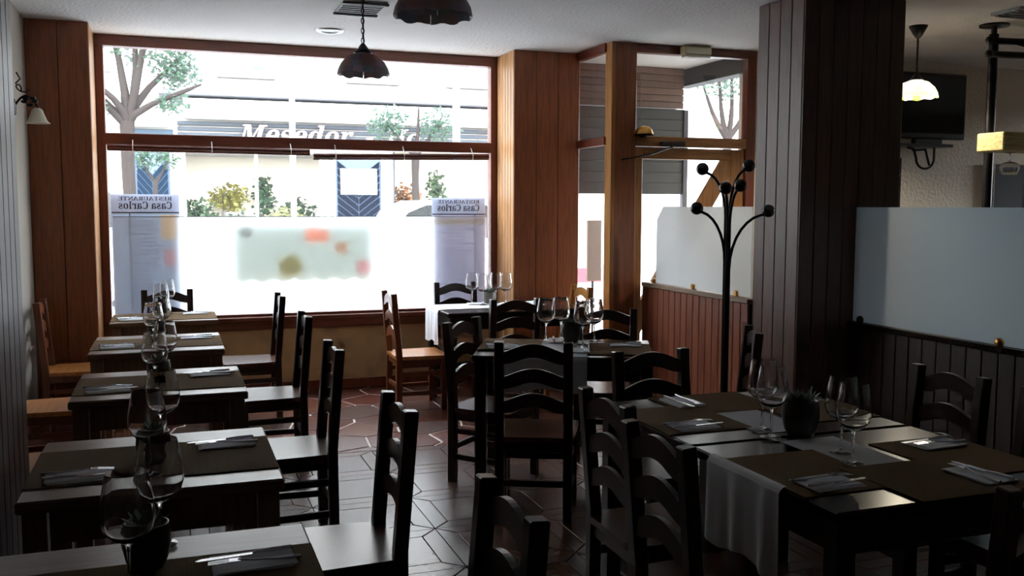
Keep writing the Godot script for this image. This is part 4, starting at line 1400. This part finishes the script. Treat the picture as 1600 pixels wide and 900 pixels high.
func fork(label: String) -> Node3D:
	var mk := func(l: String, gr: String) -> Node3D:
		var t := thing("table_fork", l, "fork", Vector3.ZERO, 0, gr)
		var st := mb()
		tube(st, [Vector3(-0.1, 0.004, 0), Vector3(-0.05, 0.004, 0), Vector3(0.0, 0.006, 0), Vector3(0.035, 0.01, 0)], [0.005, 0.004, 0.0026, 0.003], 8)
		part("handle", st, M.steel, t)
		st = mb()
		box(st, Vector3(0.042, 0.009, 0), Vector3(0.026, 0.003, 0.022), 0.001)
		for k in 4:
			bar(st, Vector3(0.052, 0.009, -0.0095 + k * 0.0063), Vector3(0.098, 0.006, -0.009 + k * 0.006), 0.0026, 0.002, 0.0)
		part("tines", st, M.steel, t)
		return t
	return once("table_fork", mk, label, "table forks")

func napkin(label: String) -> Node3D:
	var mk := func(l: String, gr: String) -> Node3D:
		var st := mb()
		for k in 3:
			var y := 0.0015 + k * 0.0025
			box(st, Vector3(0.004 * k, y, 0.003 * k), Vector3(0.17, 0.0022, 0.12 - 0.004 * k), 0.0009, Basis(Vector3.UP, 0.02 * k))
		return single("folded_napkin", st, M.napkin, l, "napkin", Vector3.ZERO, 0, gr)
	return once("folded_napkin", mk, label, "folded white napkins")

func placemat(label: String) -> Node3D:
	var mk := func(l: String, gr: String) -> Node3D:
		var st := mb()
		box(st, Vector3(0, 0.0015, 0), Vector3(0.345, 0.003, 0.42), 0.001)
		return single("placemat", st, M.mat, l, "placemat", Vector3.ZERO, 0, gr)
	return once("placemat", mk, label, "brown woven placemats")

# one place: a mat with napkin and cutlery on the diner's right; turn 0 = diner on the +x side looking towards -x
func setting(at: Vector3, turn: float, whose: String, mat := true, cut := true, off := 0.13) -> void:
	var b := Basis(Vector3.UP, turn)
	var y := 0.0
	if mat:
		put(placemat("brown woven placemat at %s" % whose), at, turn)
		y = 0.003
	put(napkin("folded white napkin at %s" % whose), at + b * Vector3(0.03, y, -off), turn + 0.03)
	if cut:
		put(knife("steel knife at %s" % whose), at + b * Vector3(0.035, y + 0.008, -off - 0.025), turn + PI + 0.08)
		put(fork("steel fork at %s" % whose), at + b * Vector3(0.035, y + 0.008, -off + 0.025), turn + PI - 0.05)

func plant_pot(label: String, at: Vector3, m: Material, s := 1.0, leaves := 26) -> void:
	var t := thing("plant_pot", label, "potted plant", at, 0, "small table plants")
	var st := mb()
	lathe(st, [Vector2(0, 0), Vector2(0.034, 0), Vector2(0.044, 0.02), Vector2(0.052, 0.055), Vector2(0.05, 0.085), Vector2(0.046, 0.095), Vector2(0.048, 0.1), Vector2(0.043, 0.1), Vector2(0.042, 0.09), Vector2(0, 0.088)].map(func(p): return p * s), 22)
	part("pot", st, m, t)
	for k in leaves:
		st = mb()
		var a := k * 2.4
		var e := 0.35 + 1.0 * (float(k) / leaves)
		var d := Vector3(cos(a) * cos(e), sin(e), sin(a) * cos(e))
		var o := Vector3(cos(a) * 0.012, 0.09, sin(a) * 0.012) * s
		var L := (0.035 + 0.02 * fmod(k * 0.618, 1.0)) * s
		var x := d.cross(Vector3.UP).normalized()
		var n := x.cross(d)
		var m1 := o + d * L * 0.5
		tri(st, o, m1 + x * L * 0.24 - n * 0.002, o + d * L, n)
		tri(st, o, o + d * L, m1 - x * L * 0.24 - n * 0.002, n)
		part("leaf", st, M.leaf, t)

func drape(called: String, label: String, a: Vector3, along: Vector3, outw: Vector3, w: float, back: float, drop: float, m: Material, cat := "table runner") -> void:
	# a strip lying on the table for «back» metres, then hanging over the edge for «drop»
	var st := mb()
	var f := func(u: float, v: float) -> Vector3:
		var s: float = v * (back + drop)
		var p: Vector3 = a + along * (u - 0.5) * w
		if s < back:
			return p - outw * (back - s) + Vector3(0, 0.004, 0)
		var h: float = s - back
		var k: float = minf(1.0, h / 0.02)
		var wave: float = 0.012 * sin(u * 17.0) * minf(1.0, h / drop) + 0.006 * sin(u * 31.0 + 1.0) * (h / drop)
		return p + outw * (0.012 * k + wave * 0.6 + 0.006) + Vector3(0, 0.004 - h + 0.012 * k * (1 if h > 0.02 else 0) - 0.012 * sin(u * 9.0) * (h / drop), 0)
	grid(st, f, 28, 30)
	single(called, st, m, label, cat)

func build_tableware() -> void:
	# left row: two places each, aisle side and wall side
	for k in 5:
		var c: Vector3 = row_tables[k]
		setting(c + Vector3(0.18, 0, 0.02), 0.0, "the aisle side of " + row_names[k])
		setting(c + Vector3(-0.18, 0, 0.02), PI, "the wall side of " + row_names[k])
		var gz: float = [0.2, 0.2, 0.22, 0.2, -0.02][k]
		put(wine_glass("wine_glass", "clear wine glass in front of the pot on " + row_names[k], "wine glasses"), c + Vector3(-0.02 if k < 4 else -0.038, 0.003, gz))
		put(wine_glass("wine_glass", "clear wine glass behind the pot on " + row_names[k], "wine glasses"), c + Vector3(0.02, 0.003, -0.17 if k < 4 else -0.29))
		plant_pot("small dark potted plant on " + row_names[k], c + Vector3(-0.008, 0.003, [0.03, 0.03, 0.03, 0.05, -0.155][k]), M.pot, 1.0)
	# window table on the right
	drape("table_runner", "white cloth hanging over the left end of the right-hand window table", Vector3(1.93, TOP, -7.17), Vector3(0, 0, 1), Vector3(-1, 0, 0), 0.36, 0.9, 0.28, M.linen)
	var r1 := Vector3(2.45, TOP, -7.08)
	put(napkin("crumpled white napkin at the right end of the white-clothed window table"), r1 + Vector3(0.4, 0.005, -0.2), 0.3)
	put(napkin("folded white napkin in the middle of the white-clothed window table"), r1 + Vector3(-0.12, 0.005, -0.2), -0.2)
	for k in 4:
		put(wine_glass("wine_glass", ["far left", "near left", "far right", "near right"][k] + " wine glass on the white-clothed window table", "wine glasses"), r1 + [Vector3(-0.16, 0.005, -0.22), Vector3(-0.1, 0.005, -0.12), Vector3(0.05, 0.005, -0.24), Vector3(0.1, 0.005, -0.13)][k])
	plant_pot("green succulent in a grey pot between the glasses on the white-clothed window table", r1 + Vector3(-0.03, 0.005, -0.18), M.pot_grey, 1.0)
	# slanted middle table
	var mr := deg_to_rad(-25.0)
	var mb2 := Basis(Vector3.UP, mr)
	var m0 := Vector3(2.085, TOP, -4.886)
	drape("table_runner", "pale runner hanging over the front edge of the slanted table", m0 + mb2 * Vector3(-0.12, 0, 0.335), mb2 * Vector3(1, 0, 0), mb2 * Vector3(0, 0, 1), 0.5, 0.6, 0.2, M.runner)
	setting(m0 + mb2 * Vector3(0.31, 0.002, 0.05), mr, "the right end of the slanted table")
	setting(m0 + mb2 * Vector3(-0.31, 0.006, -0.04), mr + PI, "the left end of the slanted table")
	setting(m0 + mb2 * Vector3(-0.02, 0.006, 0.13), mr - PI / 2, "the front of the slanted table", false, true, 0.1)
	setting(m0 + mb2 * Vector3(0.05, 0.006, -0.17), mr + PI / 2, "the back of the slanted table", false, true, 0.1)
	for k in 4:
		put(wine_glass("wine_glass", ["outer left", "inner left", "inner right", "outer right"][k] + " wine glass beside the plant on the slanted table", "wine glasses"), m0 + mb2 * [Vector3(-0.12, 0.007, -0.2), Vector3(-0.035, 0.007, -0.285), Vector3(0.1, 0.007, -0.06), Vector3(0.165, 0.007, -0.2)][k])
	plant_pot("leafy plant in a dark pot in the centre of the slanted table", m0 + mb2 * Vector3(0.03, 0.007, -0.16), M.pot, 1.1, 36)
	# joined tables
	for k in 2:
		var c := Vector3(2.04, TOP, -3.085 if k == 0 else -2.335)
		var nm: String = ["the rear joined table", "the front joined table"][k]
		var st := mb()
		box(st, Vector3(0, 0.001, 0), Vector3(0.22, 0.002, 0.37 if k == 0 else 0.36), 0.0006)
		single("centre_mat", st, M.runner, "pale centre mat lying lengthwise on " + nm, "table mat", c + Vector3(0, 0, 0.13 if k == 0 else -0.14), 0, "pale centre mats")
		setting(c + Vector3(-0.25, 0, 0.02), PI, "the left side of " + nm)
		setting(c + Vector3(0.32, 0, 0.02), 0.0, "the right side of " + nm)
	setting(Vector3(2.06, TOP, -3.28), PI / 2, "the far end of the joined tables", true, true)
	setting(Vector3(2.1, TOP + 0.003, -2.13), -PI / 2, "the near end of the joined tables", true, true)
	drape("table_runner", "white cloth hanging from the left side of the front joined table", Vector3(1.617, TOP, -2.39), Vector3(0, 0, 1), Vector3(-1, 0, 0), 0.38, 0.01, 0.28, M.linen)
	var gp := [Vector3(1.925, TOP + 0.004, -2.70), Vector3(1.968, TOP + 0.004, -2.815), Vector3(1.97, TOP + 0.004, -2.34), Vector3(2.02, TOP + 0.004, -2.455)]
	for k in 4:
		put(wine_glass("wine_glass", ["nearer of two wine glasses left of the dark pot on the joined tables", "farther of two wine glasses left of the dark pot on the joined tables", "nearer of two wine glasses on the pale mat of the front joined table", "farther of two wine glasses on the pale mat of the front joined table"][k], "wine glasses"), gp[k])
	plant_pot("dark pot with a low plant in the middle of the joined tables", Vector3(2.042, TOP + 0.004, -2.695), M.pot, 1.25)

func build_small() -> void:
	pass
